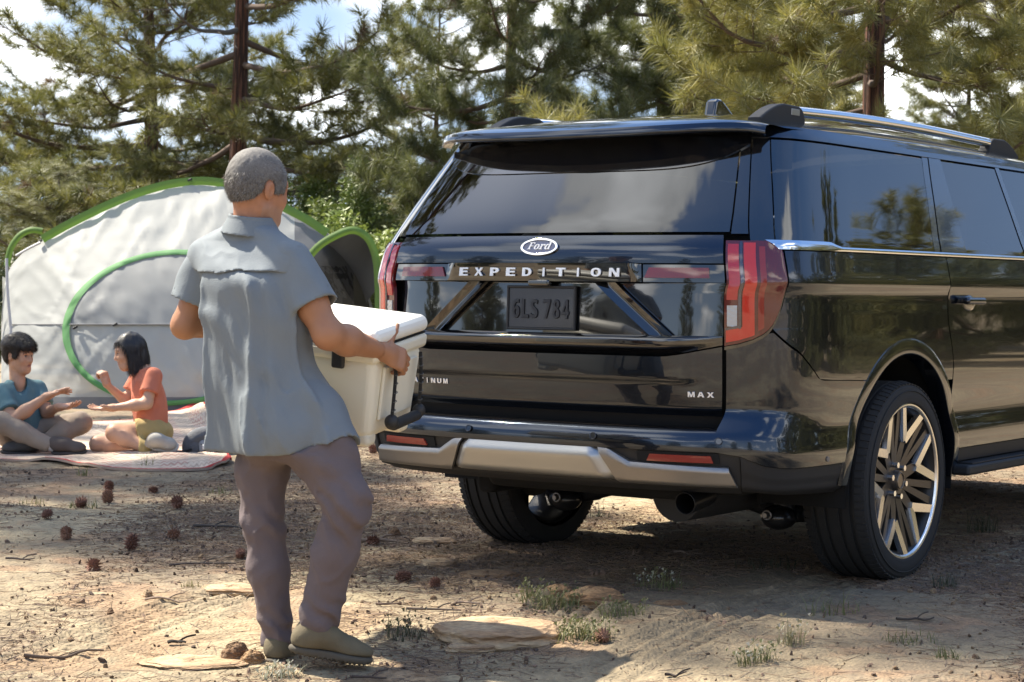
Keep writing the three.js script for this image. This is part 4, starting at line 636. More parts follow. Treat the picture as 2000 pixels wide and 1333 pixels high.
// ---------------------------------------------------------------- the man carrying the cool box
{
  const D = 6.54, J = (px, py, dz = 0) => at(px, py, D - dz), yaw = .52, F = V3(Math.sin(yaw), 0, -Math.cos(yaw)), RT = V3(Math.cos(yaw), 0, Math.sin(yaw));
  const man = thing('person', 'man in grey short sleeved shirt and brown trousers walking away with a white cool box', 'person', V3(J(560, 1305).x, J(560, 1305).y, -D));
  const o0 = man.position.clone(); const add = (n, g, m) => { g.translate(-o0.x, -o0.y, -o0.z); return mesh(n, g, m, man); };
  const shR = J(566, 512, .055), elR = J(640, 654, .12), wrR = J(744, 686, -.10), shL = J(408, 508, -.14), elL = J(360, 636, -.15), wrL = elL.clone().addScaledVector(F, .25).add(V3(.02, .03, 0));
  const neck0 = J(488, 476, -.01), headC = J(503, 374, -.055), hipR = J(606, 815, .07), hipL = J(512, 815, -.06), knR = J(677, 985, .15), anR = J(620, 1222, .10), knL = J(514, 1020, -.03), anL = J(541, 1252, -.03);
  const fy = .80, HB = basis(V3(Math.sin(fy), -.12, -Math.cos(fy)).normalize(), V3(.10, 1, 0)), H = headField(headC, HB, 1.04, { jaw: 1.05 });
  const skin = [.36, .168, .085];
  const neckF = cap(J(491, 470, -.05), H.L(0, -.05, -.022), .063, .055);
  const handDir = V3(.62, -.30, -.45), palmN = V3(-.55, -.35, -.75);
  const hand = handField(wrR, handDir, palmN, -1, { s: 1.03, curl: [[.55, 1.1, .8], [.6, 1.15, .8], [.65, 1.15, .8], [.7, 1.2, .8]], thumb: [[.012, .036, .004], [.012, .032, .002], [.008, .026, .003]] });
  const handL = handField(wrL, F, V3(0, 1, 0), -1, { curl: [[.5, .8, .6], [.5, .8, .6], [.5, .8, .6], [.5, .8, .6]], thumb: [[.03, .02, .01], [.025, .012, .01], [.02, .005, .01]] });
  const armR = blend([cap(shR, elR, .056, .047), cap(elR, elR.clone().lerp(wrR, .35), .045, .049), cap(elR.clone().lerp(wrR, .35), wrR, .048, .029), ell(elR.clone().lerp(shR, .42), [.05, .06, .055])], .03);
  const armL = blend([cap(shL, elL, .056, .043), cap(elL, elL.clone().lerp(wrL, .3), .043, .046), cap(elL.clone().lerp(wrL, .3), wrL, .046, .028)], .03);
  const inner = blend([cap(J(490, 560, -.02), J(520, 700), .085, .095), cap(J(520, 700), J(556, 800), .095, .10), cap(J(490, 560, -.02), J(489, 490, -.06), .085, .05), cap(shL, shR, .045, .045), cap(hipR, knR, .07, .05), cap(knR, anR, .045, .035), cap(hipL, knL, .07, .05), cap(knL, anL, .045, .035), cap(anR, J(690, 1280, .1), .03, .02), cap(anL, J(560, 1290, -.12), .03, .02)], .05);
  const bodyF = blend([armR, armL, neckF, inner], .03);
  const all = [shR, elR, wrR, shL, elL, wrL, neck0, hipR, hipL, knR, anR, knL, anL, J(690, 1285, .1), J(560, 1300, -.12)];
  const cSkin = (x, y, z) => { const k = .88 + .24 * fbm3(x * 22, y * 22, z * 22, 3); return [skin[0] * k, skin[1] * k, skin[2] * k]; };
  const hc = headColour(H, [.37, .165, .085], [.10, .09, .08], { stubble: .38, lip: .35 });
  const headAll = (x, y, z) => smin(H.f(x, y, z), neckF(x, y, z), .022);
  add('body', mergeG([nets((x, y, z) => bodyF(x, y, z), box3(all, .16), .011, cSkin), nets(headAll, H.box, .0042, hc), nets((x, y, z) => smin(hand.f(x, y, z), armR(x, y, z), .02), hand.box, .003, cSkin), nets((x, y, z) => smin(handL.f(x, y, z), armL(x, y, z), .02), handL.box, .005, cSkin)]), SKIN);
  // hair: cropped, grey, darker low sides; sunlit lighter top put into the colour
  const hairline = (a, b, c) => { const q = c > .0 ? .052 + .25 * Math.max(0, c - .03) - (Math.abs(a) > .055 ? (1 - sstep(.055, .07, c)) * .055 : 0) : 0; return c < -.012 ? mix(-.046, .004, sstep(-.085, -.012, c)) : q; };
  const hair = add('hair', nets((x, y, z) => { const [a, b, c] = H.local(x, y, z); let d = H.base(x, y, z) - .0068 - .004 * (fbm3(x * 110, y * 80, z * 110, 3) - .5) - .003 * sstep(.05, .12, b); const near = Math.hypot((Math.abs(a) - .08) / .02, (b - .004) / .036, (c + .012) / .024) ; d = smax(d, (hairline(a, b, c) - b) * 1.0 + .006 * (noise3(x * 80, y * 80, z * 80) - .5), .006); return Math.max(d, (1 - near) * .02); }, H.box, .0038, (x, y, z) => { const [a, b, c] = H.local(x, y, z), n = noise3(x * 420, y * 260, z * 420), m = fbm3(x * 22, y * 22, z * 22, 3); const g = mix(.07, .24, n * .6 + m * .4) ; const t = sstep(.12, -.02, b) * .25; return [g * (1 - t), g * .93 * (1 - t), g * .84 * (1 - t)]; }), std(1, 1, 1, .8, { vertexColors: true }));
  const lR = blend([cap(hipR, hipR.clone().lerp(knR, .5), .100, .090), cap(hipR.clone().lerp(knR, .5), knR, .090, .070), cap(knR, knR.clone().lerp(anR, .4), .068, .068), cap(knR.clone().lerp(anR, .4), anR, .068, .064), ell(knR.clone().add(V3(.004, 0, .01)), [.060, .085, .060])], .04);
  const lL = blend([cap(hipL, hipL.clone().lerp(knL, .5), .098, .082), cap(hipL.clone().lerp(knL, .5), knL, .082, .062), cap(knL, knL.clone().lerp(anL, .4), .062, .062), cap(knL.clone().lerp(anL, .4), anL, .062, .054)], .04);
  const pel = blend([ell(J(556, 800), [.165, .13, .135], [RT, UP, F]), ell(J(530, 850, .06), [.10, .10, .09]), ell(J(585, 850, .11), [.10, .10, .09])], .06);
  strands('hair_strands', hair.geometry, 16000, .011, .0016, (q, N) => V3(0, -.7, 0).addScaledVector(F, -.25 + (q.y + o0.y > headC.y + .06 ? .9 : 0)), [[.05, .045, .04], [.42, .39, .35]], 5, hair);
  // shirt
  const sh = [[J(527, 905), .206, .140], [J(525, 850), .204, .140], [J(518, 760), .196, .136], [J(509, 680), .188, .132], [J(500, 600), .188, .130], [J(493, 548, -.005), .190, .128], [J(491, 505, -.055), .172, .112], [J(489, 472, -.085), .110, .082]];
  const trunk = stack(sh, RT, F), raw = [0];
  const cuffR = shR.clone().lerp(elR, .64), cuffL = shL.clone().lerp(elL, .66), dR = elR.clone().sub(shR).normalize(), dL = elL.clone().sub(shL).normalize();
  const slR = blend([cap(shR, cuffR.clone().addScaledVector(dR, .08), .074, .094)], .02), slL = blend([cap(shL, cuffL.clone().addScaledVector(dL, .08), .074, .090)], .02), plR = plane(cuffR, dR), plL = plane(cuffL, dL);
  const inR = cap(shR, cuffR.clone().addScaledVector(dR, .08), .050, .084), inL = cap(shL, cuffL.clone().addScaledVector(dL, .08), .050, .080);
  const collarC = J(493, 458, -.015), sho = blend([cap(J(489, 478, -.05), shR, .058, .062), cap(J(489, 478, -.05), shL, .058, .062)], .05);
  const fold = (x, y, z, ang) => { const low = sstep(J(0, 540).y, J(0, 880).y, y); const pl = Math.sin(ang * 4.0 + 7 * fbm3(x * 2.4, y * 1.0, z * 2.4, 3)), w = (Math.pow(Math.abs(pl), 1.6) * Math.sign(pl)) * .012 * low + .016 * (fbm3(x * 6, y * 2.2, z * 6, 3) - .5) * (.35 + low); const rd = fbm3(x * 7 + y * 2.2, y * 1.6, z * 7, 3), ridge = .016 * Math.pow(1 - Math.min(1, Math.abs(rd - .5) * 5), 2) * (.45 + .55 * low); const pt = (c, wd) => { let q = ang - c; q = Math.atan2(Math.sin(q), Math.cos(q)); return Math.exp(-q * q / (wd * wd)); }, pleat = (.013 * pt(-2.35, .07) - .010 * pt(-2.18, .09) + .011 * pt(2.75 + .25 * low, .06) - .008 * pt(2.55 + .2 * low, .08) + .010 * pt(1.95, .07)) * sstep(J(0, 520).y, J(0, 560).y, y); const diag = pleat + ridge - .006 + .017 * (Math.pow(Math.abs(Math.sin((x * 9 + y * 15 + fbm3(x * 5, y * 5, z * 5, 2) * 3))), 3) - .3) * (1 - low) * .7; return w + diag; };
  const hemY = ang => { const a = Math.abs(((ang + Math.PI * 3) % (Math.PI * 2)) - Math.PI); return 0; };
  const shirtBase = (x, y, z) => { const t = trunk(x, y, z, raw); const a0 = raw[0]; let d = smin(t, sho(x, y, z), .07); if (y < J(0, 700).y) d = smin(d, Math.min(lR(x, y, z), lL(x, y, z), pel(x, y, z)) - .018, .05); raw[0] = a0; d -= fold(x, y, z, a0); return d; };
  const sleeve = (s, i, p, ph) => (x, y, z) => { let d = s(x, y, z) - .008 * (Math.sin((x + y * .6 - z) * 42 + ph) * .5 + (fbm3(x * 12, y * 12, z * 12, 2) - .5)); d = Math.max(d, p(x, y, z)); return smax(d, -Math.max(i(x, y, z), -p(x, y, z) - .05), .006); };
  const SR = sleeve(slR, inR, plR, 0), SL = sleeve(slL, inL, plL, 2);
  const yHemBack = J(0, 878).y, yHemSide = J(0, 838).y;
  const shirtF = (x, y, z) => { let d = shirtBase(x, y, z); const ang = raw[0]; const s = Math.pow(Math.abs(Math.sin(ang)), 6), right = Math.sin(ang) > 0 ? 1 : .35; const hem = mix(yHemBack, yHemSide, s * right) - (Math.cos(ang) > 0 ? .0 : .0) ; d = Math.max(d, hem - y); d = smin(d, SR(x, y, z), .018); d = smin(d, SL(x, y, z), .018); d = smax(d, -(neckF(x, y, z) - .004), .008); return d; };
  const cShirt = k0 => (x, y, z) => { const k = k0 * (.94 + .12 * fbm3(x * 14, y * 14, z * 14, 3)); return [.168 * k, .192 * k, .206 * k]; };
  const shirtBox = box3([J(330, 470, .25), J(680, 900, .25), J(330, 470, -.3), J(680, 900, -.3)], .06);
  const SM = cloth(.8);
  const shirt = add('shirt', nets(shirtF, shirtBox, .0075, cShirt(1)), SM);
  const yk = (x, y, z) => { const t = trunk(x, y, z, raw), ang = raw[0]; let d = smin(t, sho(x, y, z), .07) - fold(x, y, z, ang) - .012; const b = J(0, 527).y + .003 * Math.sin(ang * 9) - .004 * Math.sin(ang * 4); const back = Math.cos(ang) < .05 ? 0 : 1; d = Math.max(d, b - y); d = Math.max(d, (Math.cos(ang) + .12) * .3); d = smax(d, -(neckF(x, y, z) - .012), .008); d = Math.max(d, -(smin(t, sho(x, y, z), .07) - fold(x, y, z, ang) + .006)); return Math.max(d, plane(shR.clone().addScaledVector(RT, .05), RT)(x, y, z), plane(shL.clone().addScaledVector(RT, -.05), RT.clone().negate())(x, y, z)); };
  const y = mesh('back_yoke', nets(yk, box3([J(360, 450, .2), J(620, 560, .2), J(360, 450, -.25)], .05), .005, cShirt(1.02)), SM, shirt); y.geometry.translate(-o0.x, -o0.y, -o0.z);
  const colA = V3(.08, 1, .10).normalize(), colO = J(498, 441, -.035);
  const co = (x, y2, z) => { const n = neckF(x, y2, z), hh = (x - colO.x) * colA.x + (y2 - colO.y) * colA.y + (z - colO.z) * colA.z; const flare = .013 + .46 * Math.max(0, .022 - hh); let d = Math.abs(n - flare) - .0055; return Math.max(d, hh - .032, -.031 - hh); };
  const c2 = mesh('collar', nets(co, box3([J(440, 400, .15), J(560, 500, -.25), J(440, 500, -.25), J(560, 400, .15)], .02), .004, cShirt(.95)), SM, shirt); c2.geometry.translate(-o0.x, -o0.y, -o0.z);
  const tee = add('undershirt', nets((x, y, z) => { let d = smin(trunk(x, y, z, raw), 1, .01) + .016; const hem = J(0, 856).y; return Math.max(d, hem - y, y - hem - .1); }, shirtBox, .012, () => [.50, .42, .26]), cloth());
  // trousers
  const kneeFold = (x, y, z, k) => { const q = Math.exp(-Math.pow((y - k.y + .03) / .10, 2)); return .008 * q * (Math.sin((y + x * 1.1 + z * .5) * 55 + fbm3(x * 9, y * 5, z * 9, 2) * 11)) * sstep(.3, .65, fbm3(x * 7 + 3, y * 7, z * 7, 2)); };
  const ankF = (x, y, z, k) => { const q = Math.exp(-Math.pow((y - k.y - .03) / .06, 2)); return .008 * q * Math.sin((y + x * .8) * 80 + fbm3(x * 10, y * 8, z * 10, 2) * 11); };
  const trF = (x, y, z) => { let a = lR(x, y, z) - kneeFold(x, y, z, knR) - ankF(x, y, z, anR), b = lL(x, y, z) - kneeFold(x, y, z, knL) - ankF(x, y, z, anL); const rq = fbm3(x * 9 + y * 4, y * 7 - x * 5, z * 9, 3), cr = .006 * Math.pow(1 - Math.min(1, Math.abs(rq - .5) * 6), 2) + .008 * (fbm3(x * 7 + y * 3, y * 5, z * 7, 3) - .5) + .006 * Math.sin((x * .8 + y) * 40 + fbm3(x * 6, y * 6, z * 6, 2) * 7) * sstep(knL.y, hipL.y - .05, y) * .8; let d = smin(smin(a, b, .022), pel(x, y, z), .05) - cr; if (y > yHemBack + .005) { const sb = shirtBase(x, y, z), an = raw[0], s = Math.pow(Math.abs(Math.sin(an)), 6), hem = mix(yHemBack, yHemSide, s * (Math.sin(an) > 0 ? 1 : .35)); if (y > hem + .004) d = Math.max(d, sb + .014); } d = Math.max(d, y - J(0, 760).y); return d; };
  const hemR = plane(anR, anR.clone().sub(knR)), hemL = plane(anL, anL.clone().sub(knL));
  const trC = (x, y, z) => { const k = .92 + .16 * fbm3(x * 16, y * 16, z * 16, 3); return [.130 * k, .101 * k, .100 * k]; };
  const pants = add('trousers', nets((x, y, z) => { let d = trF(x, y, z); const rr = Math.hypot(x - anR.x, z - anR.z) < Math.hypot(x - anL.x, z - anL.z); d = Math.max(d, rr ? hemR(x, y, z) - .018 : hemL(x, y, z) - .012); return d; }, box3([hipL, hipR, knR, anR, anL], .20), .008, trC), cloth(.9));
  //  const seam = (a, b, c) => mesh('trouser_pocket', tube([J(a[0], a[1], .18), J(b[0], b[1], .185), J(c[0], c[1], .18)].map(p => p.sub(o0)), .0025, 8, 5), std(.09, .068, .062, .9), pants);
  // shoes
  const shoe = (heel, toe, ank, up, lab) => { const d = toe.clone().sub(heel), L = d.length(), B = basis(d, up), P = (a, b, c) => heel.clone().addScaledVector(B[2], a * L).addScaledVector(B[0], b).addScaledVector(B[1], c);
    const upF = blend([cap(P(.13, 0, .045), P(.36, 0, .058), .036, .041), cap(P(.36, 0, .058), P(.68, 0, .034), .042, .037), ell(P(.80, .003, .026), [.046, .030, .058], B), cap(P(.20, 0, .055), ank, .042, .044), ell(P(.12, 0, .035), [.036, .042, .038], B)], .03);
    const sole = blend([ell(P(.22, 0, .004), [.040, .018, .068], B), ell(P(.72, .003, .003), [.050, .017, .078], B), cap(P(.25, 0, .004), P(.7, 0, .003), .017, .017)], .03), cut = plane(P(0, 0, .016), B[1]), flat = plane(P(0, 0, -.014), B[1].clone().negate());
    const bxx = box3([heel, toe, ank], .09);
    const s = add('shoe', nets((x, y, z) => { let q = upF(x, y, z) - .003 * (fbm3(x * 40, y * 40, z * 40, 2) - .5); q = smax(q, -cut(x, y, z), .004); return Math.max(q, plane(ank.clone().addScaledVector(B[1], .012), B[1])(x, y, z)); }, bxx, .0055, (x, y, z) => { const k = .85 + .3 * fbm3(x * 30, y * 30, z * 30, 3); return [.135 * k, .110 * k, .065 * k]; }), cloth(.9));
    const so = mesh('sole', nets((x, y, z) => { const e = plane(P(0, 0, 0), B[2])(x, y, z); let q = sole(x, y, z) - .004; q = smax(q, cut(x, y, z), .003); q = smax(q, flat(x, y, z), .003); return q + .0025 * Math.sign(Math.sin(e * 420)) * (flat(x, y, z) > -.007 ? 1 : 0); }, bxx, .005, () => [.085, .072, .052]), std(1, 1, 1, .85, { vertexColors: true }), s); so.geometry.translate(-o0.x, -o0.y, -o0.z);
    const lc = []; for (let i = 0; i < 4; i++) { const a = .36 + i * .07, hgt = .098 - i * .0085; lc.push(tube([P(a, -.026, hgt - .008), P(a + .01, 0, hgt + .004), P(a + .02, .026, hgt - .008)].map(p => p.sub(o0)), .003, 6, 5)); } const la = mesh('laces', lc, std(.10, .085, .06, .9), s); la.userData.kind = 'stuff'; };
  shoe(J(572, 1268, .12), J(722, 1292, .10), J(612, 1222, .11), V3(.12, 1, 0));
  shoe(J(534, 1296, .03), J(590, 1296, -.20), J(541, 1256, -.02), UP);
  // ---- cool box
  const box = thing('cool_box', 'cream white hard cool box with black rope handle carried by the man', 'cool box');
  const az = .40, cR = V3(Math.cos(az), -.10, Math.sin(az)).normalize(); let cF = V3(Math.sin(az), .14, -Math.cos(az)); cF.addScaledVector(cR, -cF.dot(cR)).normalize(); const cU = cR.clone().cross(cF).multiplyScalar(1).normalize(); if (cU.y < 0) cU.negate();
  const Lh = .325, Wh = .20, Hh = .410; const nearTop = J(738, 652, -.04);
  box.position.copy(nearTop).addScaledVector(cR, -Lh).addScaledVector(cF, Wh).addScaledVector(cU, -Hh);
  box.setRotationFromMatrix(new THREE.Matrix4().makeBasis(cR, cU, cF.clone().negate())); box.scale.set(1.03, 1.12, 1.06);   // local x to the man's right, y up, z towards the man
  const shellM = phys(.80, .75, .60, .42, { bumpMap: CLOTH, bumpScale: .0006 });
  const lidM = phys(.85, .82, .72, .40);
  const taper = (w0, w1, d0, d1, h0, h1, r) => { const g = new RoundedBoxGeometry(1, 1, 1, 6, .12), p = g.attributes.position; const H2 = h1 - h0; const q = new RoundedBoxGeometry(w1 * 2, H2, d1 * 2, 6, r); const pp = q.attributes.position; for (let i = 0; i < pp.count; i++) { const t = (pp.getY(i) + H2 / 2) / H2; pp.setX(i, pp.getX(i) * mix(w0 / w1, 1, t)); pp.setZ(i, pp.getZ(i) * mix(d0 / d1, 1, t)); pp.setY(i, pp.getY(i) + (h0 + h1) / 2); } q.computeVertexNormals(); return toCreasedNormals(q, .7); };
  mesh('box_shell', taper(.275, .302, .158, .180, .022, .280, .035), shellM, box);
  mesh('box_rim', taper(.308, .312, .187, .190, .268, .312, .014), shellM, box);
  for (const [sx, sz] of [[1, 1], [1, -1], [-1, 1], [-1, -1]]) mesh('box_foot', bx(.10, .05, .07, sx * .222, .022, sz * .118, .02), shellM, box);
  mesh('lid_gasket', bx(.605, .006, .365, 0, .3155, 0, .002), DEEP, box);
  mesh('lid', [taper(.316, .312, .194, .190, .319, .372, .026)], lidM, box);
  for (const sx of [1, -1]) {
    const pad = mesh('handle_pad', bx(.012, .17, .235, sx * .296, .165, 0, .006, 0, 0, -sx * .10), shellM, box);
    const hx = y => sx * mix(.288, .324, y / .28) + sx * .012;
    const drop = .045, yb = .075; mesh('rope', [tube([V3(hx(.262), .268, .088), V3(hx(.20) + sx * .010, .20, .094), V3(hx(.08) + sx * .02, yb, .100)], .0062, 16, 8)], std(.012, .012, .012, .8), box); mesh('rope', [tube([V3(hx(.262), .268, -.088), V3(hx(.20) + sx * .010, .20, -.094), V3(hx(.08) + sx * .02, yb, -.100)], .0062, 16, 8)], std(.012, .012, .012, .8), box);
    for (const sz of [1, -1]) for (let i = 0; i < 7; i++) { const t = (i + .5) / 7; mesh('rope_strand', place(new THREE.TorusGeometry(.0066, .0014, 5, 12), mix(hx(.262), hx(.08) + sx * .02, t) + sx * .006 * Math.sin(t * 3.1), mix(.268, yb, t), sz * mix(.088, .100, t), Math.PI / 2 + .3, 0, 0), std(.10, .10, .10, .7), box); }
    mesh('handle_grip', [place(new THREE.CapsuleGeometry(.0175, .17, 6, 16), hx(.07) + sx * .022, yb - .008, 0, Math.PI / 2), place(new THREE.SphereGeometry(.024, 16, 12), hx(.07) + sx * .022, yb + .004, .100), place(new THREE.SphereGeometry(.022, 16, 12), hx(.07) + sx * .022, yb + .004, -.100)], std(.022, .021, .020, .6), box);
  }
  for (const x of [-.18, .18]) mesh('latch', [bx(.045, .09, .020, x, .292, .203, .008), bx(.03, .03, .012, x, .345, .207, .006)], std(.02, .02, .02, .6), box);
}
// ---------------------------------------------------------------- the two people sitting on the blanket
function folds(x, y, z, a, s) { return a * (fbm3(x * s, y * s * .6, z * s, 3) - .5); }
const tone = (c, f = 14) => (x, y, z) => { const k = .92 + .16 * fbm3(x * f, y * f, z * f, 3); return [c[0] * k, c[1] * k, c[2] * k]; };
function dress(root) { const o0 = root.position; return (n, g, m, par) => { g.translate(-o0.x, -o0.y, -o0.z); return mesh(n, g, m, par || root); }; }
function boot(add, heel, toe, ank, up, cU, cS, lab) {
  const d = toe.clone().sub(heel), L = d.length(), B = basis(d, up), P = (a, b, c) => heel.clone().addScaledVector(B[2], a * L).addScaledVector(B[0], b).addScaledVector(B[1], c);
  const f = blend([cap(P(.15, 0, .05), P(.40, 0, .055), .040, .042), cap(P(.40, 0, .055), P(.78, 0, .034), .042, .036), ell(P(.82, 0, .03), [.046, .032, .055], B), cap(P(.18, 0, .06), ank, .044, .044)], .03), cut = plane(P(0, 0, .014), B[1]), bx3 = box3([heel, toe, ank], .09), topc = plane(ank.clone().addScaledVector(ank.clone().sub(P(.18, 0, .06)).normalize(), .012), ank.clone().sub(P(.18, 0, .06)));
  const s = add('boot', nets((x, y, z) => Math.max(smax(f(x, y, z), -cut(x, y, z), .004), topc(x, y, z)), bx3, .009, tone(cU, 40)), cloth(.8));
  const q = blend([ell(P(.22, 0, .005), [.046, .022, .075], B), ell(P(.72, 0, .005), [.052, .022, .085], B), cap(P(.25, 0, .005), P(.72, 0, .005), .03, .03)], .03);
  add('sole', nets((x, y, z) => Math.max(smax(q(x, y, z), cut(x, y, z), .003), -plane(P(0, 0, -.014), B[1])(x, y, z)), bx3, .009, tone(cS)), std(1, 1, 1, .85, { vertexColors: true }), s);
  add('laces', mergeG([0, 1, 2, 3].map(i => tube([P(.36 + i * .08, -.028, .088 - i * .010), P(.37 + i * .08, 0, .101 - i * .010), P(.38 + i * .08, .028, .088 - i * .010)], .0035, 6, 5))), std(.22, .18, .13, .9), s).userData.kind = 'stuff';
}
{ // ---- boy
  const D = 13.6, J = (px, py, dz = 0) => at(px, py, D - dz), me = thing('person', 'dark haired boy in teal shirt sitting cross legged on the left of the blanket', 'person', J(50, 888)), add = dress(me);
  const HB = basis(V3(.90, -.06, .42), V3(-.06, 1, 0)), H = headField(J(36, 697, .02), HB, 1.0, { open: false });
  const sk = [.50, .27, .165], skin = tone(sk, 22);
  const shR = J(2, 768, .14), shL = J(72, 762, -.10), elR = J(22, 822, .26), wrR = J(88, 776, .24), elL = J(92, 806, -.02), wrL = J(112, 796, .10), hipR = J(20, 845, .10), hipL = J(50, 842, -.08), knR = J(2, 826, .30), knL = J(158, 826, .02), anR = J(98, 872, .30), anL = J(66, 876, .16);
  const neckF = cap(J(34, 752, .02), H.L(0, -.05, -.02), .056, .050);
  const hR = handField(wrR, V3(.86, .34, -.1), V3(.25, -.85, .2), 1, { s: .98, spread: .6, curl: [[.02, .1, .1], [.12, .15, .1], [.2, .2, .1], [.3, .25, .15]], thumb: [[.028, .022, .004], [.026, .010, .004], [.02, .004, .002]] }), hL = handField(wrL, V3(.9, .02, .3), V3(.1, .9, .1), 1, { s: .96, spread: .5, curl: [[.2, .3, .2], [.25, .35, .2], [.3, .4, .2], [.35, .4, .25]], thumb: [[.026, .022, .006], [.024, .012, .004], [.02, .004, .002]] });
  const aR = blend([cap(shR, elR, .050, .042), cap(elR, elR.clone().lerp(wrR, .4), .042, .043), cap(elR.clone().lerp(wrR, .4), wrR, .043, .027)], .03), aL = blend([cap(shL, elL, .050, .042), cap(elL, wrL, .042, .027)], .03);
  const inner = blend([cap(J(36, 790), J(40, 840), .10, .10), cap(hipR, knR, .06, .05), cap(hipL, knL, .06, .05), cap(knR, anR, .04, .035), cap(knL, anL, .04, .035)], .05);
  add('body', mergeG([nets(blend([aR, aL, neckF, inner], .03), box3([shR, shL, elR, elL, wrR, wrL, hipR, hipL, knR, knL, anR, anL], .12), .013, skin), nets((x, y, z) => smin(H.f(x, y, z), neckF(x, y, z), .02), H.box, .0055, headColour(H, sk, [.02, .015, .012], { lip: .7 })), nets((x, y, z) => smin(hR.f(x, y, z), aR(x, y, z), .02), hR.box, .0055, skin), nets((x, y, z) => smin(hL.f(x, y, z), aL(x, y, z), .02), hL.box, .0055, skin)]), SKIN);
  const hair = add('hair', nets((x, y, z) => { const [a, b, c] = H.local(x, y, z); let d = H.base(x, y, z) - .017 - .020 * sstep(.03, .11, b) - .018 * (fbm3(x * 26, y * 26, z * 26, 3) - .4); const line = c > .0 ? .062 - .03 * sstep(.05, .10, c) * noise3(x * 50, y * 30, z * 50) - (Math.abs(a) > .052 ? (1 - sstep(.03, .06, c)) * .07 : 0) : mix(-.055, .006, sstep(-.08, -.005, c)); d = smax(d, line - b, .008); const near = Math.hypot((Math.abs(a) - .08) / .02, (b - .004) / .036, (c + .012) / .024); return Math.max(d, (1 - near) * .02); }, H.box.clone().expandByScalar(.03), .0055, tone([.018, .013, .010], 80)), std(1, 1, 1, .55, { vertexColors: true }));
  strands('hair_strands', hair.geometry, 7000, .022, .003, (q, N) => V3(.9, -.5, .3), [[.012, .010, .008], [.05, .038, .03]], 6, hair);
  const X = V3(-.42, 0, .90), Z = V3(.90, 0, .42);
  const trunk = stack([[J(46, 846, .0), .180, .125], [J(42, 815, .0), .175, .120], [J(36, 780, .01), .180, .115], [J(35, 762, .01), .155, .092], [J(34, 750, .01), .09, .065]], X, Z), sho = blend([cap(J(35, 758, .01), shR, .055, .058), cap(J(35, 758, .01), shL, .055, .058)], .04);
  const cR = shR.clone().lerp(elR, .66), cL = shL.clone().lerp(elL, .7), sR = cap(shR, cR, .066, .076), sL = cap(shL, cL, .066, .072), pR = plane(cR, elR.clone().sub(shR)), pL = plane(cL, elL.clone().sub(shL)), neckV = blend([cap(J(34, 745, .01), J(44, 764, .14), .060, .030)], .02);
  add('t_shirt', nets((x, y, z) => { let d = smin(trunk(x, y, z), sho(x, y, z), .06) - folds(x, y, z, .034, 10); d = Math.max(d, J(0, 842).y - y); d = smin(d, Math.max(sR(x, y, z) - folds(x, y, z, .02, 16), pR(x, y, z)), .02); d = smin(d, Math.max(sL(x, y, z) - folds(x, y, z, .02, 16), pL(x, y, z)), .02); return smax(d, -neckV(x, y, z), .006); }, box3([J(-50, 730, .3), J(130, 860, .3), J(-50, 730, -.3), J(130, 860, -.3)], .03), .0095, tone([.085, .165, .185])), cloth(.9));
  const leg = (h, k, a) => blend([cap(h, k, .088, .070), cap(k, k.clone().lerp(a, .4), .070, .066), cap(k.clone().lerp(a, .4), a, .066, .050)], .03), l1 = leg(hipR, knR, anR), l2 = leg(hipL, knL, anL), pel = ell(J(36, 852), [.165, .105, .15]);
  const pa = plane(anR, anR.clone().sub(knR)), pb = plane(anL, anL.clone().sub(knL));
  add('trousers', nets((x, y, z) => { let d = smin(smin(Math.max(l1(x, y, z), pa(x, y, z)), Math.max(l2(x, y, z), pb(x, y, z)), .012), pel(x, y, z), .05) - folds(x, y, z, .026, 12); return d; }, box3([hipR, hipL, knR, knL, anR, anL], .16), .010, tone([.27, .215, .165])), cloth(.9));
  add('sock', mergeG([tube([anR.clone().lerp(knR, .1), anR.clone().add(V3(.03, .0, 0))], .042, 4, 14)]), std(.55, .54, .52, .9));
  boot(add, J(106, 884, .30), J(164, 884, .36), J(103, 866, .30), V3(.1, 1, .3), [.085, .065, .055], [.05, .042, .038]);
  boot(add, J(62, 886, .22), J(8, 884, .30), J(68, 872, .18), V3(-.1, 1, .2), [.055, .050, .045], [.035, .032, .03]);
}
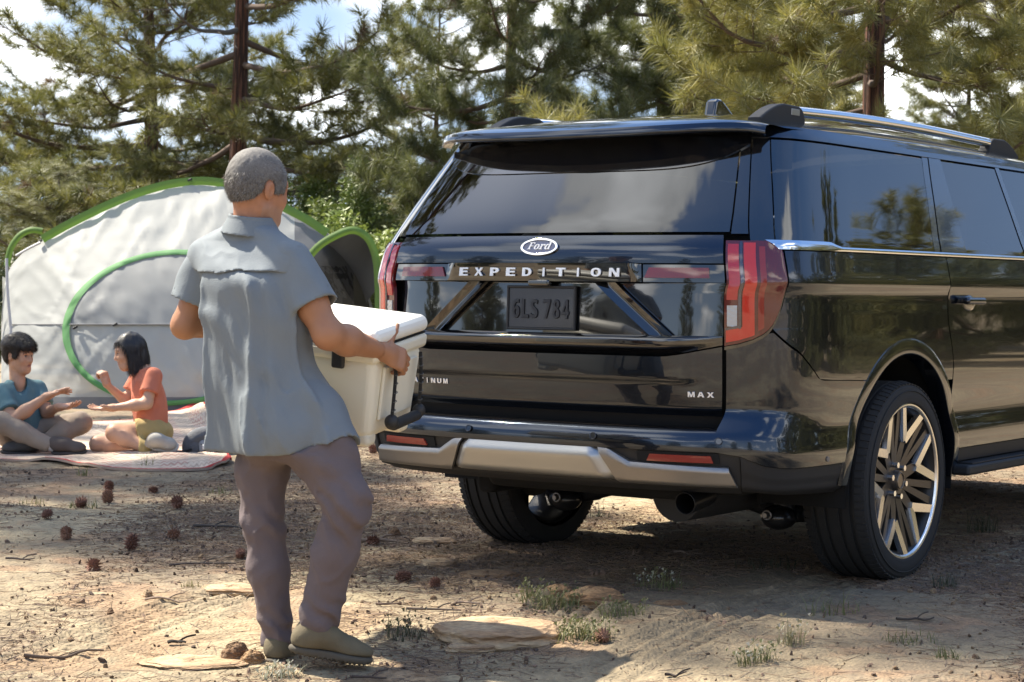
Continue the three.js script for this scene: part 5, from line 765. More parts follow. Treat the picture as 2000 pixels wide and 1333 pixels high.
{ // ---- girl
  const D = 13.5, J = (px, py, dz = 0) => at(px, py, D - dz), me = thing('person', 'girl with black bob, coral shirt and tan shorts kneeling on the blanket', 'person', J(265, 888)), add = dress(me);
  const HB = basis(V3(-.93, -.20, .30), V3(-.1, 1, 0)), H = headField(J(252, 690, .0), HB, .96, { jaw: .92 });
  const sk = [.52, .295, .185], skin = tone(sk, 22);
  const shL = J(300, 735, .13), shR = J(272, 733, -.14), elL = J(286, 789, .20), wrL = J(222, 797, .20), elR = J(246, 785, -.10), wrR = J(208, 752, -.02), hipL = J(300, 842, .08), hipR = J(296, 842, -.09), knL = J(224, 846, .16), knR = J(192, 868, .0), anL = J(284, 876, .22), anR = J(272, 880, .06);
  const neckF = cap(J(281, 722, 0), H.L(0, -.05, -.02), .050, .044);
  const hL = handField(wrL, V3(-.95, -.06, .1), V3(0, 1, .15), 1, { s: .92, spread: .4, curl: [[.05, .15, .15], [.1, .2, .15], [.15, .25, .2], [.2, .3, .2]], thumb: [[.02, .024, .016], [.02, .016, .010], [.018, .008, .004]] }), hR = handField(wrR, V3(-.3, .95, .05), V3(-.7, -.2, -.5), 1, { s: .92, curl: [[1.1, 1.4, .9], [1.15, 1.4, .9], [1.2, 1.4, .9], [1.2, 1.4, .9]], thumb: [[.026, .006, .018], [.018, -.014, .012], [.012, -.012, .004]] });
  const aL = blend([cap(shL, elL, .043, .036), cap(elL, elL.clone().lerp(wrL, .35), .036, .037), cap(elL.clone().lerp(wrL, .35), wrL, .037, .023)], .03), aR = blend([cap(shR, elR, .043, .036), cap(elR, wrR, .037, .023)], .03);
  const lg = (h, k, a) => blend([cap(h, k, .082, .060), cap(k, k.clone().lerp(a, .35), .058, .058), cap(k.clone().lerp(a, .35), a, .058, .034)], .03), l1 = lg(hipL, knL, anL), l2 = lg(hipR, knR, anR);
  const inner = blend([cap(J(288, 760), J(294, 840), .09, .10)], .05);
  add('body', mergeG([nets(blend([aL, aR, neckF, inner, l1, l2], .02), box3([shR, shL, elR, elL, wrR, wrL, hipR, hipL, knR, knL, anR, anL], .12), .011, skin), nets((x, y, z) => smin(H.f(x, y, z), neckF(x, y, z), .02), H.box, .0055, headColour(H, sk, [.02, .015, .012], { lip: .9 })), nets((x, y, z) => smin(hR.f(x, y, z), aR(x, y, z), .02), hR.box, .0055, skin), nets((x, y, z) => smin(hL.f(x, y, z), aL(x, y, z), .02), hL.box, .0055, skin)]), SKIN);
  const hair = add('hair', nets((x, y, z) => { const [a, b, c] = H.local(x, y, z); const bob = Math.hypot(a / .092, (b + .03) / .155, (c + .030) / .108); let d = Math.min(H.base(x, y, z) - .020, (bob - 1) * .09); d -= .012 * (fbm3(x * 40, y * 7, z * 40, 3) - .5); d = Math.max(d, -.135 - b + .03 * c * 3); const face = Math.max((c - .028 - .04 * sstep(-.02, .075, b)), b - .088); d = smax(d, Math.min(c - .030 - .035 * sstep(.01, .08, b), .082 - b), .012); return d; }, H.box.clone().expandByScalar(.05), .006, tone([.014, .011, .010], 80)), std(1, 1, 1, .42, { vertexColors: true }));
  strands('hair_strands', hair.geometry, 5000, .05, .003, (q, N) => V3(0, -2.2, 0), [[.010, .008, .007], [.04, .03, .025]], 7, hair);
  const X = V3(.30, 0, .93), Z = V3(-.93, 0, .30);
  const trunk = stack([[J(296, 850), .150, .120], [J(294, 815), .142, .108], [J(288, 775), .150, .110], [J(284, 745), .150, .092], [J(283, 727), .085, .060]], X, Z), sho = blend([cap(J(284, 733), shL, .046, .048), cap(J(284, 733), shR, .046, .048)], .04);
  const cL = shL.clone().lerp(elL, .62), cR = shR.clone().lerp(elR, .62), sL = cap(shL, cL, .058, .066), sR = cap(shR, cR, .058, .064), pL = plane(cL, elL.clone().sub(shL)), pR = plane(cR, elR.clone().sub(shR));
  add('t_shirt', nets((x, y, z) => { let d = smin(trunk(x, y, z), sho(x, y, z), .05) - folds(x, y, z, .034, 11); d = Math.max(d, J(0, 832).y + .06 * (x - J(290, 0).x) * -1 - y); d = smin(d, Math.max(sL(x, y, z) - folds(x, y, z, .02, 18), pL(x, y, z)), .02); d = smin(d, Math.max(sR(x, y, z) - folds(x, y, z, .02, 18), pR(x, y, z)), .02); return smax(d, -(neckF(x, y, z) - .008), .006); }, box3([J(210, 710, .3), J(340, 850, .3), J(210, 710, -.3), J(340, 850, -.3)], .03), .0095, tone([.52, .165, .095])), cloth(.9));
  const e1 = plane(hipL.clone().lerp(knL, .48), knL.clone().sub(hipL)), e2 = plane(hipR.clone().lerp(knR, .42), knR.clone().sub(hipR));
  const pel = ell(J(302, 846), [.130, .098, .15]);
  add('shorts', nets((x, y, z) => { const q = smin(Math.max(l1(x, y, z) - .014, e1(x, y, z)), Math.max(l2(x, y, z) - .014, e2(x, y, z)), .02); return smin(q, pel(x, y, z), .04) - folds(x, y, z, .024, 14); }, box3([hipL, hipR, knL], .18), .0095, tone([.40, .29, .115])), cloth(.9));
  add('ankle_band', mergeG([tube([anL.clone().lerp(knL, .06), anL.clone().add(V3(.015, 0, 0))], .037, 3, 14)]), std(.04, .035, .035, .8));
  boot(add, J(296, 868, .24), J(338, 874, .26), J(290, 874, .22), V3(.2, .6, .8), [.33, .31, .27], [.42, .40, .36]);
  boot(add, J(284, 880, .04), J(328, 884, .04), J(278, 880, .06), V3(.2, .6, .8), [.33, .31, .27], [.42, .40, .36]);
}
// ---------------------------------------------------------------- tent, blanket, things on the ground
function onGround(px, py) { const o = camera.position, p = at(px, py, 10), d = p.clone().sub(o); let t = .5; for (let i = 0; i < 60; i++) { const q = o.clone().addScaledVector(d, t), e = q.y - surfY(q.x, q.z); t += e / -d.y * .8; } return o.clone().addScaledVector(d, t); }
{
  const base = at(375, 802, 18.6), tent = thing('tent', 'white and grey dome tent with green pole sleeves and a round green edged door', 'tent', base.clone()); const b0 = base;
  const P = (px, py) => { const h = clamp((802 - py) / 450, 0, 1.1), q = (px - 375) / 365, dep = 18.55 + 1.25 * Math.pow(h, 1.4) + .55 * q * q * q * q - .16 * Math.sin(Math.PI * Math.min(1, h)) * (1 - q * q) ; const p = at(px, py, dep), w = fbm3(px * .012, py * .02, 3, 4) - .5, r = fbm3((px - py * .9) * .035, (px + py) * .004, 7, 3) - .5; const rg = fbm3((px + py * .55) * .022 + 5, (px - py) * .0035, 2, 3), rg2 = fbm3((px - 330) * .03 / (1 + Math.abs(py - 640) * .004), py * .006, 9, 3); p.z += w * .04 + r * .03 * sstep(430, 640, py) + .012 * Math.pow(1 - Math.min(1, Math.abs(rg - .5) * 6), 2) + .009 * Math.pow(1 - Math.min(1, Math.abs(rg2 - .5) * 6), 2); return p.sub(b0); };
  const arch = curve1([[-2, 700], [2, 620], [10, 548], [30, 508], [80, 470], [160, 426], [260, 381], [330, 361], [390, 354], [470, 366], [560, 408], [640, 456], [695, 520], [722, 600], [735, 700], [742, 802]]);
  const NYL = new THREE.MeshPhysicalMaterial({ color: lin(.48, .49, .46), roughness: .55, transmission: .36, thickness: 0, bumpMap: CLOTH, bumpScale: .0006, side: THREE.DoubleSide }), GREY = new THREE.MeshPhysicalMaterial({ color: lin(.20, .205, .205), roughness: .7, transmission: .3, thickness: 0, side: THREE.DoubleSide });
  const GREEN = new THREE.MeshPhysicalMaterial({ color: lin(.135, .255, .036), roughness: .6, transmission: .35, thickness: 0, side: THREE.DoubleSide }), DGREEN = std(.085, .255, .075, .7), NET = new THREE.MeshPhysicalMaterial({ color: lin(.30, .30, .30), roughness: .25, transmission: 1, thickness: 0, ior: 1.05, side: THREE.DoubleSide });
  const tm = (n, g, m) => mesh(n, g, m, tent);
  // front wall in panels: white to the seam, grey beyond
  const wall = (x0, x1, y0, y1, nu, nv) => grid(nu, nv, (u, v) => { const px = mix(x0, x1, u), a = y0(px), b = y1(px); return P(px, mix(a, b, v)).toArray(); });
  const doorE = a => [338 + 212 * Math.cos(a) * (Math.cos(a) < 0 ? 1 : 1.06) + 12 * Math.sin(a), 640 - 150 * Math.sin(a)];
  const seam = 634;
  tm('front_wall', wall(2, 575, x => arch(x) - 0, x => 776, 80, 60), NYL);
  tm('ground_skirt', wall(2, 738, x => Math.max(776, arch(x)), x => 806, 60, 3), std(.16, .165, .17, .8));
  tm('grey_panel', wall(575, 690, x => arch(x), x => 640, 20, 30), GREY);
  tm('mesh_window', wall(600, 738, x => Math.max(arch(x), 520) + 0 * x, x => 776, 16, 20), NET);
  // door: green edge, grey upper half, seam
  const off = (p, d) => p.add(V3(0, .0, d));
  tm('door_panel', grid(48, 12, (u, v) => { const a = mix(.06, Math.PI - .06, u), e = doorE(a); return off(P(mix(338, e[0], .95), mix(634, mix(634, e[1], .95), v)), .02).toArray(); }), new THREE.MeshPhysicalMaterial({ color: lin(.27, .28, .275), roughness: .6, transmission: .25, thickness: 0, side: THREE.DoubleSide }));
  tm('door_edge', grid(120, 4, (u, v) => { const a = u * Math.PI * 2, e = doorE(a), k = mix(.95, 1.015, v); return off(P(338 + (e[0] - 338) * k, 640 + (e[1] - 640) * k), .030 + .006 * Math.sin(Math.PI * v)).toArray(); }), DGREEN);
  tm('wall_seam', tube([0, .2, .4, .6, .8, 1].map(t => off(P(mix(18, 590, t), 634), .024)), .006, 40, 6), std(.20, .20, .20, .8));
  for (const [x, y] of [[226, 634], [148, 640], [372, 352], [80, 472], [238, 776]]) tm('clip', place(new RoundedBoxGeometry(.05, .022, .03, 2, .008), ...off(P(x, y), .05).toArray(), 0, 0, .5), std(.02, .02, .02, .6));
  // pole sleeves
  const strip = (pts, w, lift) => { const c = new THREE.CatmullRomCurve3(pts); return grid(70, 4, (u, v) => { const p = c.getPoint(u), t = c.getTangent(u), n = V3(-t.y, t.x, 0).normalize(); if (n.y < 0 && Math.abs(t.x) > .3) n.negate(); return [p.x + n.x * (v - .5) * w, p.y + n.y * (v - .5) * w, p.z + lift * Math.sin(Math.PI * v) + .03]; }); };
  const AP = xs => xs.map(x => off(P(x, arch(x)), .01));
  tm('pole_sleeve', strip(AP([84, 120, 160, 210, 260, 330, 390, 430, 470, 520, 560, 600, 640]), .085, .008), GREEN);
  const side = [[596, 512], [622, 482], [655, 461], [690, 450], [715, 462], [732, 495], [739, 560], [738, 660], [736, 780]].map(([x, y]) => at(x, y, 18.15).sub(b0)); tm('side_sleeve', strip(side, .07, .02), GREEN);
  const left = [[14, 520], [22, 485], [40, 460], [62, 450], [84, 452]].map(([x, y]) => at(x, y, 18.7).sub(b0)); tm('side_sleeve', strip(left, .06, .02), GREEN);
  tm('side_hood', grid(16, 10, (u, v) => { const a = [[622, 482], [655, 461], [690, 450], [715, 462], [732, 495], [739, 560]], i = u * 5, k = Math.min(4, Math.floor(i)), t = i - k, x = mix(a[k][0], a[k + 1][0], t), y = mix(a[k][1], a[k + 1][1], t); const p = at(x, y, 18.15), q = P(mix(640, 715, u), arch(mix(640, 715, u)) + 20).add(b0); return p.lerp(q, v).sub(b0).toArray(); }), GREY);
  tm('side_netting', grid(12, 12, (u, v) => { const x = mix(606, 738, u); const y0 = lin1([[606, 505], [622, 484], [655, 463], [690, 452], [715, 464], [732, 498], [738, 560]])(x); return at(x, mix(y0, 790, v), 18.15).sub(b0).toArray(); }), NET);
  for (const [a, b, r] of [[[12, 505], [20, 640], .014], [[20, 640], [26, 800], .014], [[30, 500], [78, 474], .012]]) tm('tent_pole', tube([at(...a, 18.4).sub(b0), at(mix(a[0], b[0], .5) - 2, mix(a[1], b[1], .5), 18.4).sub(b0), at(...b, 18.4).sub(b0)], r, 10, 8), std(.55, .55, .55, .4));
  // back of the dome
  tm('roof_shell', grid(50, 24, (u, v) => { const px = mix(4, 735, u), p = P(px, arch(px)), q = v * Math.PI / 2; return [p.x * mix(1, .75, v * v), p.y * Math.cos(q) + 0.0, p.z - 2.4 * Math.sin(q)]; }), NYL);
  tm('side_wall', grid(8, 12, (u, v) => { const p = P(4, mix(540, 802, v)); return [p.x - .12 * u, p.y - .1 * u * (1 - v), p.z - 1.2 * u]; }), NYL);
}
// blanket
const blanketQ = [[[-160, 895], [0, 903], [130, 912], [270, 922], [392, 921], [452, 906]], [[-160, 880], [0, 885], [130, 890], [270, 897], [392, 894], [440, 880]], [[-160, 862], [0, 862], [130, 862], [270, 866], [380, 858], [425, 850]], [[-160, 846], [0, 844], [130, 842], [270, 842], [360, 826], [410, 818]], [[-160, 838], [0, 835], [130, 830], [270, 822], [345, 806], [398, 800]]];
{
  const g2 = blanketQ.map(r => r.map(([x, y]) => onGround(x, y)));
  const s = (u, v) => { const cr = row => { const c = new THREE.CatmullRomCurve3(row); return c.getPoint(u); }; return new THREE.CatmullRomCurve3(g2.map(cr)).getPoint(v); };
  const tex = dataTex(1024, 1024, (u, v) => { const zig = Math.abs(((u * 48) % 1) - .5) * 2, st = ((v * 34 + zig * .55) % 1); const wide = ((u * 6) % 1) < .5; const n = pfbm(u, v, 60, 2, 6); let c = [.76, .69, .61]; if (st < .42) c = wide ? [.68, .53, .47] : [.68, .60, .53]; if (v < .012 || u > .985 || v > .985 || (u > .90 && v < .10 * (u - .90) * 10)) c = [.62, .14, .13]; const k = .85 + .25 * n; return c.map(q => q * k); }, true);
  const m = new THREE.MeshStandardMaterial({ map: tex, roughness: .95, bumpMap: CLOTH, bumpScale: .003, side: THREE.DoubleSide });
  const wrinkle = (u, v, p) => .012 + .022 * sstep(.5, .75, fbm3(p.x * 2.4, 3, p.z * 2.4, 3)) + .07 * sstep(.80, .98, u) * sstep(.45, .8, v) * (.5 + .5 * Math.sin(p.x * 22 + p.z * 9 + 4 * fbm3(p.x * 3, 1, p.z * 3, 2)));
  const top = grid(110, 60, (u, v) => { const p = s(u, v); return [p.x, groundY(p.x, p.z) + .012 + wrinkle(u, v, p), p.z]; });
  const edge = f => grid(80, 2, (t, k) => { const [u, v] = f(t), p = s(u, v); return [p.x, groundY(p.x, p.z) + .012 + wrinkle(u, v, p) - k * .016, p.z]; });
  tag(mesh('blanket', [top, edge(t => [t, 0]), edge(t => [1, t])], m), 'cream and red patterned blanket spread on the ground in front of the tent', 'blanket');
}
{ // grey bag with black straps lying at the right end of the blanket
  const p = onGround(405, 886), b = thing('camp_bag', 'small grey padded bag with black straps lying on the right end of the blanket', 'bag', p.clone());
  const q = (px, py, dz = 0) => at(px, py, -p.z - dz).sub(p);
  mesh('padding', [tube([q(432, 862), q(412, 850), q(390, 853), q(373, 866), q(371, 882), q(384, 889)], t => .040 + .022 * Math.sin(t * 3.1), 30, 12), place(new THREE.SphereGeometry(.065, 20, 14), ...q(380, 874).toArray(), 0, 0, 0, [1, 1.25, 1])], std(.12, .125, .135, .85, { bumpMap: CLOTH, bumpScale: .003 }), b);
  mesh('pouch', [bx(.22, .10, .14, ...q(420, 872).toArray(), .035)], std(.30, .30, .30, .8), b);
  for (const a of [[[340, 884], [358, 882], [374, 878]], [[398, 880], [418, 884], [440, 876]], [[392, 868], [408, 876], [430, 880]], [[400, 888], [425, 886], [450, 880]]]) mesh('strap', tube(a.map(([x, y], i) => q(x, y, .06)), .009, 10, 6), std(.015, .015, .015, .7), b);
  mesh('buckle', bx(.05, .035, .02, ...q(402, 874, .08).toArray(), .008), std(.6, .6, .6, .4), b);
}
// ---------------------------------------------------------------- cones, stones, sticks, tufts, litter
{
  const R = mulberry(77), coneM = std(.17, .080, .052, .9), coneM2 = std(.23, .12, .075, .9), dry = std(.26, .19, .14, .95);
  const scaleG = (() => { const s = new THREE.ConeGeometry(.5, 1, 4, 1); s.scale(1, 1, .35); s.translate(0, .5, 0); return s; })();
  const coneGeo = seed => { const r = mulberry(seed), L = [place(new THREE.SphereGeometry(.018, 8, 6), 0, .035, 0, 0, 0, 0, [1, 1.7, 1])]; const N = 64; for (let i = 0; i < N; i++) { const t = i / N, a = i * 2.39996, rad = .016 * Math.sin(Math.PI * (.12 + .8 * t)), g = scaleG.clone(); const l = .026 * (.55 + .75 * Math.sin(Math.PI * (.15 + .75 * t))) * (.85 + .3 * r()); g.scale(.024, l * .72, .016); DUMMY.position.set(Math.cos(a) * rad, .006 + t * .064, Math.sin(a) * rad); DUMMY.scale.setScalar(1); DUMMY.quaternion.setFromUnitVectors(UP, V3(Math.cos(a), mix(-.25, .75, t), Math.sin(a)).normalize()); DUMMY.updateMatrix(); g.applyMatrix4(DUMMY.matrix); L.push(g); } return mergeG(L); };
  const G = [coneGeo(1), coneGeo(2), coneGeo(3)];
  // photograph pixel, width in pixels, words
  [[216, 952, 28, 'brown pine cone nearest the front edge of the blanket'], [208, 976, 30, 'upright brown pine cone just below the one nearest the blanket'], [308, 958, 22, 'brown pine cone below the middle of the blanket edge'], [340, 985, 34, 'reddish pine cone lying left of the walking man at shin height'], [150, 986, 30, 'pine cone half hidden in a grass tuft left of the others'], [128, 1044, 34, 'flat dark pine cone at the left of the bare ground'], [82, 1010, 26, 'dark pine cone among bark crumbs near the left edge'], [183, 1106, 40, 'large dark pine cone lying lowest on the left ground'], [252, 1066, 40, 'large tall pine cone standing on end on the left ground'], [327, 1047, 30, 'pine cone with a short twig left of the man'], [466, 1086, 28, 'pine cone half hidden by the straight leg of the man'], [772, 1130, 36, 'reddish pine cone lying right of the bent leg of the man'], [716, 1058, 30, 'pine cone beside a pale stick right of the bent knee'], [1184, 1250, 38, 'round dark pine cone right of the large flat stone'], [724, 880, 24, 'pine cone seen between the man and the rear bumper'], [856, 1140, 30, 'flattened reddish pine cone between the stones behind the car']].forEach(([px, py, w, lab], i) => {
    const p = onGround(px, py + w * .25), sc = w / (3839 / -p.z) / .075 * .88, o = new THREE.Group(); o.name = numbered('pine_cone'); scene.add(o); o.position.copy(p).add(V3(0, .028 * sc, 0));
    o.userData = { label: lab, category: 'pine cone' }; const c = mesh('scales', G[i % 3], i % 4 === 1 ? coneM2 : coneM, o); c.rotation.set(i === 8 || i === 1 ? .3 : 1.3 + .4 * R(), R() * 6.28, R() * .6, 'YXZ'); c.scale.setScalar(sc); c.position.y = i === 8 || i === 1 ? -.028 * sc : 0; });
  // stones
  const sandS = dataTex(512, 512, (u, v) => { const a = pfbm(u, v, 5, 5, 21), b = pfbm(u, v, 60, 3, 22), t = sstep(.35, .65, a), k = .82 + .34 * b; return [mix(.66, .76, t) * k, mix(.545, .66, t) * k, mix(.42, .52, t) * k]; }, true), rough = dataTex(512, 512, (u, v) => { const q = pfbm(u, v, 12, 6, 31); return [q, q, q]; });
  const stoneM = (r, g, b) => new THREE.MeshStandardMaterial({ map: sandS, bumpMap: rough, bumpScale: .02, roughness: .95, color: lin(r, g, b) }), S1 = stoneM(.84, .84, .85), S2 = stoneM(.60, .52, .44), S3 = stoneM(.40, .34, .31);
  const stone = (px, py, w, h, dp, seed, m, flat, lab, turn = 0) => {
    const p = onGround(px, py), W = w / (3839 / -p.z) / 2, Hh = h, Dp = dp / 2, g = new THREE.IcosahedronGeometry(1, 14), q = g.attributes.position;
    for (let i = 0; i < q.count; i++) { const v = V3().fromBufferAttribute(q, i).normalize(); let r = 1 + .34 * (fbm3(v.x * 1.4 + seed, v.y * 1.4, v.z * 1.4, 3) - .5) + .12 * (fbm3(v.x * 5 + seed, v.y * 5, v.z * 5, 4) - .5); const cell = Math.abs(Math.sin(Math.atan2(v.z, v.x) * 2.5 + seed)); r *= .92 + .10 * cell; let y = v.y * r; if (flat && y > .45) y = .45 + (y - .45) * .22 + .04 * fbm3(v.x * 3 + seed, 2, v.z * 3, 3); const lay = Math.sin(y * 16 + seed) * .02; q.setXYZ(i, v.x * (r + lay) * W, y * Hh, v.z * (r + lay) * Dp); }
    g.computeVertexNormals(); const n = mergeVertices(g); n.computeVertexNormals(); const o = mesh('stone', n, m); o.position.copy(p).add(V3(0, Hh * (flat ? .12 : .15), 0)); o.position.y = groundY(p.x, p.z) + Hh * (flat ? .10 : .12); o.rotation.y = turn; return tag(o, lab, 'stone'); };
  stone(972, 1242, 260, .085, .36, 3, S1, true, 'large flat sandstone slab lying in front of the car, the biggest stone', .15);
  stone(925, 1272, 120, .035, .10, 8, S1, true, 'thin broken slab at the front lip of the largest stone', .2);
  stone(848, 1062, 90, .035, .15, 4, S1, true, 'pale flat stone below the left rear tyre, left of it');
  stone(855, 1102, 86, .040, .15, 5, S1, true, 'pale flat stone below the other one near the left rear tyre', .3);
  stone(1092, 1160, 62, .04, .13, 6, S2, false, 'small brown rounded stone left of the broader brown one behind the car');
  stone(1160, 1180, 118, .05, .18, 7, S2, false, 'broad brown rounded stone among grass tufts behind the car');
  stone(955, 1125, 120, .028, .2, 12, S2, true, 'low brownish stone sunk in the ground behind the left tyre');
  stone(455, 1148, 130, .03, .2, 9, S1, true, 'pale flat stone behind the ankles of the man', -.1);
  stone(770, 1045, 26, .04, .06, 10, S3, false, 'small dark angular stone right of the bent knee');
  stone(460, 1286, 56, .05, .07, 14, S3, false, 'dark brown stone touching the left shoe of the man');
  stone(494, 1294, 50, .035, .06, 15, S2, false, 'reddish stone against the toe of the left shoe');
  stone(288, 1166, 20, .03, .05, 16, S1, false, 'small round pale pebble alone on the left ground');
  stone(215, 1200, 15, .02, .04, 17, S3, false, 'tiny dark pebble near the lower left');
  stone(380, 1296, 230, .016, .25, 19, S1, true, 'smooth pale slab flush with the ground left of the shoes', .1);
  stone(1310, 1180, 70, .02, .12, 23, S2, true, 'low flat stone behind the exhaust');
  // sticks
  const stick = (px, py, len, ang, m, lab, r = .005) => { const p = onGround(px, py), L = len / (3839 / -p.z), pts = []; for (let i = 0; i <= 4; i++) { const t = i / 4 - .5, x = p.x + Math.cos(ang) * L * t + (R() - .5) * .015, z = p.z + Math.sin(ang) * L * t * 1.0 + (R() - .5) * .02; pts.push(V3(x - p.x, surfY(x, z) + r * 1.2 + .006 * R() - p.y, z - p.z)); } const o = mesh('stick', [tube(pts, t => r * (1 - .5 * t), 10, 6), tube([pts[2], pts[2].clone().add(V3(.02, .012, -.02)), pts[2].clone().add(V3(.05, .015, -.05))], r * .5, 4, 5)], m); o.position.copy(p); tag(o, lab, 'stick'); };
  stick(742, 1062, 70, .1, dry, 'pale broken stick beside a cone right of the bent knee', .011); stick(395, 1105, 130, -.35, std(.09, .07, .06, .9), 'long thin dark twig left of the straight leg'); stick(330, 1172, 90, -.2, dry, 'thin pale twig across the left ground'); stick(125, 1282, 150, -.25, std(.12, .085, .06, .9), 'dark curved twig in the bright lower left ground', .007); stick(345, 1262, 34, -.1, std(.02, .015, .012, .9), 'short black twig in the bright lower left ground', .007); stick(760, 1185, 44, .05, std(.12, .08, .06, .9), 'short dark twig right of the raised shoe'); stick(850, 1195, 110, .12, std(.10, .075, .06, .9), 'straight dark twig above the largest stone'); stick(915, 1183, 46, .1, dry, 'pale twig above the largest stone'); stick(420, 1032, 90, -.1, std(.08, .065, .055, .9), 'dark branch on the ground left of the knee', .008); stick(1345, 1085, 60, .25, dry, 'pale bent twig in the shade under the bumper'); stick(1320, 1322, 40, .1, std(.05, .035, .028, .9), 'short dark twig at the bottom edge of the picture'); stick(720, 1330, 60, .02, std(.07, .05, .04, .9), 'dark twig at the bottom edge right of the shoes'); stick(40, 1098, 60, .1, std(.09, .07, .06, .9), 'thin dark twig at the left edge'); stick(1790, 1215, 80, -.3, std(.06, .045, .035, .9), 'dark twig below the right rear tyre');
  // grass tufts
  const bladeM = (a, b) => new THREE.MeshPhysicalMaterial({ vertexColors: true, color: lin(1, 1, 1), roughness: .8, transmission: .35, thickness: 0, side: THREE.DoubleSide });
  const GM = bladeM();
  const tuft = (px, py, w, n, h, cols, seed, lab, flowers) => { const r = mulberry(seed), p = onGround(px, py), W = w / (3839 / -p.z) / 2, P = [], C = []; const o = thing('grass_tuft', lab, 'grass tuft', p.clone());
    for (let i = 0; i < n; i++) { const a = r() * 6.28, q = Math.pow(r(), .7) * W, x = Math.cos(a) * q, z = Math.sin(a) * q * .7, y = groundY(p.x + x, p.z + z) + groundDetail(p.x + x, p.z + z) - p.y - .004, l = h * (.45 + .75 * r()), b = r() * 6.28, bend = .15 + .75 * r(), wd = .0016 + .0016 * r(), dx = Math.cos(b), dz = Math.sin(b), c = mixC(cols[0], cols[1], r()); let px0 = x, py0 = y, pz0 = z; const sx = -dz * wd, sz = dx * wd;
      for (let k = 0; k < 3; k++) { const t1 = (k + 1) / 3, x1 = x + dx * l * bend * t1 * t1, y1 = y + l * t1 * (1 - .3 * bend * t1), z1 = z + dz * l * bend * t1 * t1, w0 = 1 - k / 3, w1 = 1 - t1; P.push(px0 - sx * w0, py0, pz0 - sz * w0, px0 + sx * w0, py0, pz0 + sz * w0, x1 + sx * w1, y1, z1 + sz * w1, px0 - sx * w0, py0, pz0 - sz * w0, x1 + sx * w1, y1, z1 + sz * w1, x1 - sx * w1, y1, z1 - sz * w1); for (let m = 0; m < 6; m++) C.push(...c); px0 = x1; py0 = y1; pz0 = z1; 
        if (k > 0 && flowers && r() < .28) { const s = .004 + .003 * r(); for (const sg of [1, -1]) { P.push(px0, py0, pz0, px0 + sg * s * 2 * dz, py0 + s * 1.6, pz0 - sg * s * 2 * dx, px0 + sg * s * dz + .006, py0 + s * 2.4, pz0); for (let m = 0; m < 3; m++) C.push(...(flowers === 2 && r() < .3 ? [.55, .52, .45] : c)); } } } }
    const g = new THREE.BufferGeometry(); g.setAttribute('position', new THREE.Float32BufferAttribute(P, 3)); g.setAttribute('color', new THREE.Float32BufferAttribute(C, 3)); g.computeVertexNormals(); mesh('blades', g, GM, o).userData.kind = 'stuff'; };
  const gr = [[.10, .12, .035], [.23, .22, .085]], dk = [[.035, .045, .018], [.10, .10, .045]], pale = [[.20, .19, .09], [.36, .31, .17]];
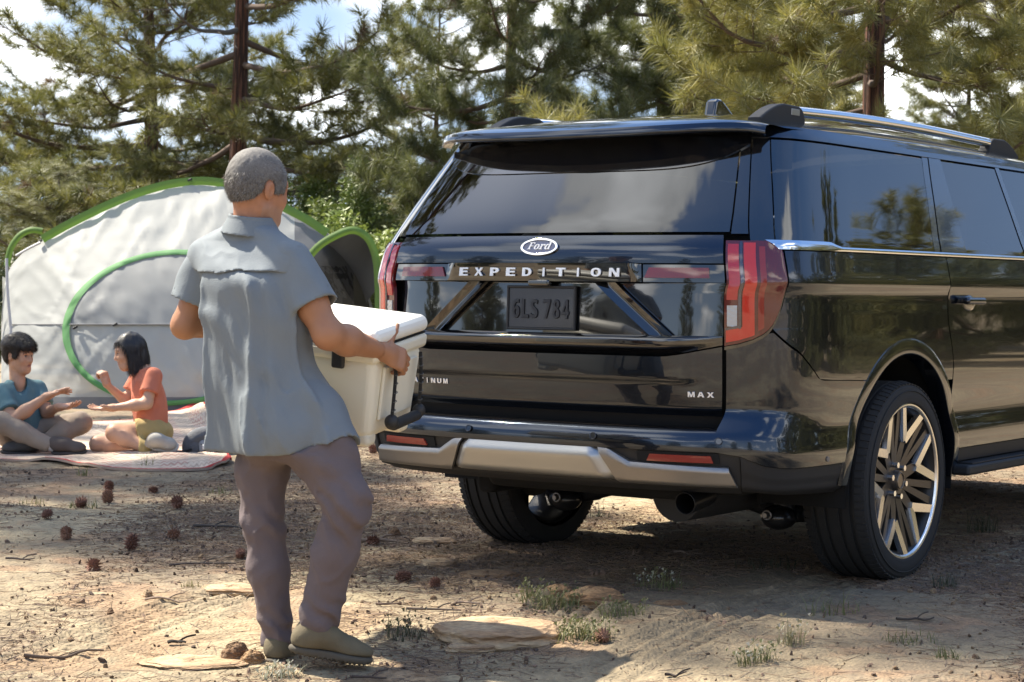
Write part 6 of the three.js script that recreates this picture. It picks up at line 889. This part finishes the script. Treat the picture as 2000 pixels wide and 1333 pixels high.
  tuft(1075, 1192, 130, 170, .075, gr, 1, 'pale green grass tuft directly above the largest stone', 1); tuft(1140, 1248, 130, 150, .07, gr, 2, 'pale grass tuft right of the largest stone', 1); tuft(1210, 1205, 110, 90, .06, gr, 3, 'thin grass tuft below the broad brown stone', 1); tuft(790, 1248, 90, 50, .085, dk, 4, 'dark leafy weed left of the largest stone', 1); tuft(1290, 1150, 110, 70, .09, gr, 5, 'weed with tiny white flowers behind the exhaust', 2); tuft(1620, 1200, 140, 40, .12, gr, 6, 'tall sparse grass stalks in front of the right rear tyre'); tuft(1480, 1295, 90, 70, .07, gr, 7, 'weed with pale flowers at the lower right', 2); tuft(1545, 1262, 60, 40, .09, pale, 27, 'pale flowering stalks beside the lower right weed', 2); tuft(1850, 1150, 60, 40, .09, dk, 8, 'dark grass tuft right behind the right rear tyre'); tuft(1920, 1040, 60, 60, .14, dk, 9, 'dark grass tuft in the shade beside the car'); tuft(1690, 1125, 70, 40, .05, dk, 10, 'short grass against the foot of the right rear tyre'); tuft(1850, 1285, 60, 36, .06, gr, 11, 'small weed near the lower right corner'); tuft(1510, 1110, 160, 70, .07, dk, 12, 'dark dry grass in the shade behind the bumper'); tuft(545, 1322, 100, 70, .05, [[.20, .22, .13], [.42, .42, .32]], 13, 'grey green weed in front of the left shoe', 2); tuft(160, 992, 60, 50, .07, gr, 14, 'green tuft holding a pine cone on the left'); tuft(285, 915, 40, 26, .12, gr, 15, 'thin grass blades standing at the blanket edge'); tuft(165, 930, 40, 24, .10, gr, 16, 'dark little weed at the blanket edge on the left'); tuft(375, 1148, 50, 24, .05, pale, 17, 'dry straw tuft behind the stone left of the man'); tuft(430, 965, 50, 30, .06, gr, 18, 'small tuft left of the straight knee'); tuft(1170, 1010, 50, 26, .08, dk, 20, 'wispy weed beside the left rear tyre'); tuft(1780, 1255, 120, 50, .05, gr, 21, 'flat weedy patch below the right rear tyre'); tuft(640, 905, 90, 60, .07, pale, 22, 'dry grass seen between the legs of the man'); tuft(60, 985, 70, 40, .05, pale, 23, 'dry grass tuft near the left edge'); tuft(170, 845, 110, 90, .09, dk, 24, 'dark grass between the boy and the girl at the tent foot');
  // needle litter, crumbs and pebbles: nobody could count them
  const litter = (name, geo, mat, n, label, cat, fn) => { const im = new THREE.InstancedMesh(geo, mat, n); im.name = name; im.castShadow = im.receiveShadow = true; im.userData = { kind: 'stuff', label, category: cat }; scene.add(im); const r = mulberry(n), M = new THREE.Matrix4(), q = new THREE.Quaternion(), C = new THREE.Color(); for (let i = 0; i < n; i++) { let x, z, tr = 0; do { z = -5.2 - 12 * Math.pow(r(), 1.5); x = (r() - .5) * .62 * -z; tr++; } while (tr < 6 && fbm3(x * .9 + 3, 4, z * .7, 3) < .38 + .30 * r()); const [e, s, c] = fn(r); q.setFromEuler(e); M.compose(V3(x, surfY(x, z) + s[1] * .3, z), q, V3(...s)); im.setMatrixAt(i, M); C.setRGB(...c); im.setColorAt(i, C); } };
  litter('needle_litter', place(new THREE.CylinderGeometry(.5, .5, 1, 3), 0, 0, 0, 0, 0, Math.PI / 2), std(1, 1, 1, .9), 60000, 'fallen pine needles strewn over the sandy ground', 'needles', r => [new THREE.Euler((r() - .5) * .3, r() * 6.28, (r() - .5) * .4), [.06 + .09 * r(), .0022, .0022], mixC([.30, .20, .12], [.16, .12, .10], r())]);
  litter('bark_crumbs', new THREE.DodecahedronGeometry(.5, 0), std(1, 1, 1, .95), 11000, 'dark crumbs of bark and twigs over the ground', 'bark crumbs', r => { const s = .006 + .016 * r() * r(); return [new THREE.Euler(r() * 6, r() * 6, r() * 6), [s * (1 + 1.6 * r()), s * .6, s], mixC([.06, .042, .032], [.20, .13, .09], r())]; });
  litter('pebbles', new THREE.IcosahedronGeometry(.5, 1), S1, 8000, 'small sandy pebbles over the ground', 'pebbles', r => { const s = .006 + .022 * r() * r() * r(); return [new THREE.Euler(r() * 6, r() * 6, r() * 6), [s * 1.3, s * .7, s], mixC([.75, .75, .75], [1, .95, .9], r())]; });
}
renderer.render(scene, camera);
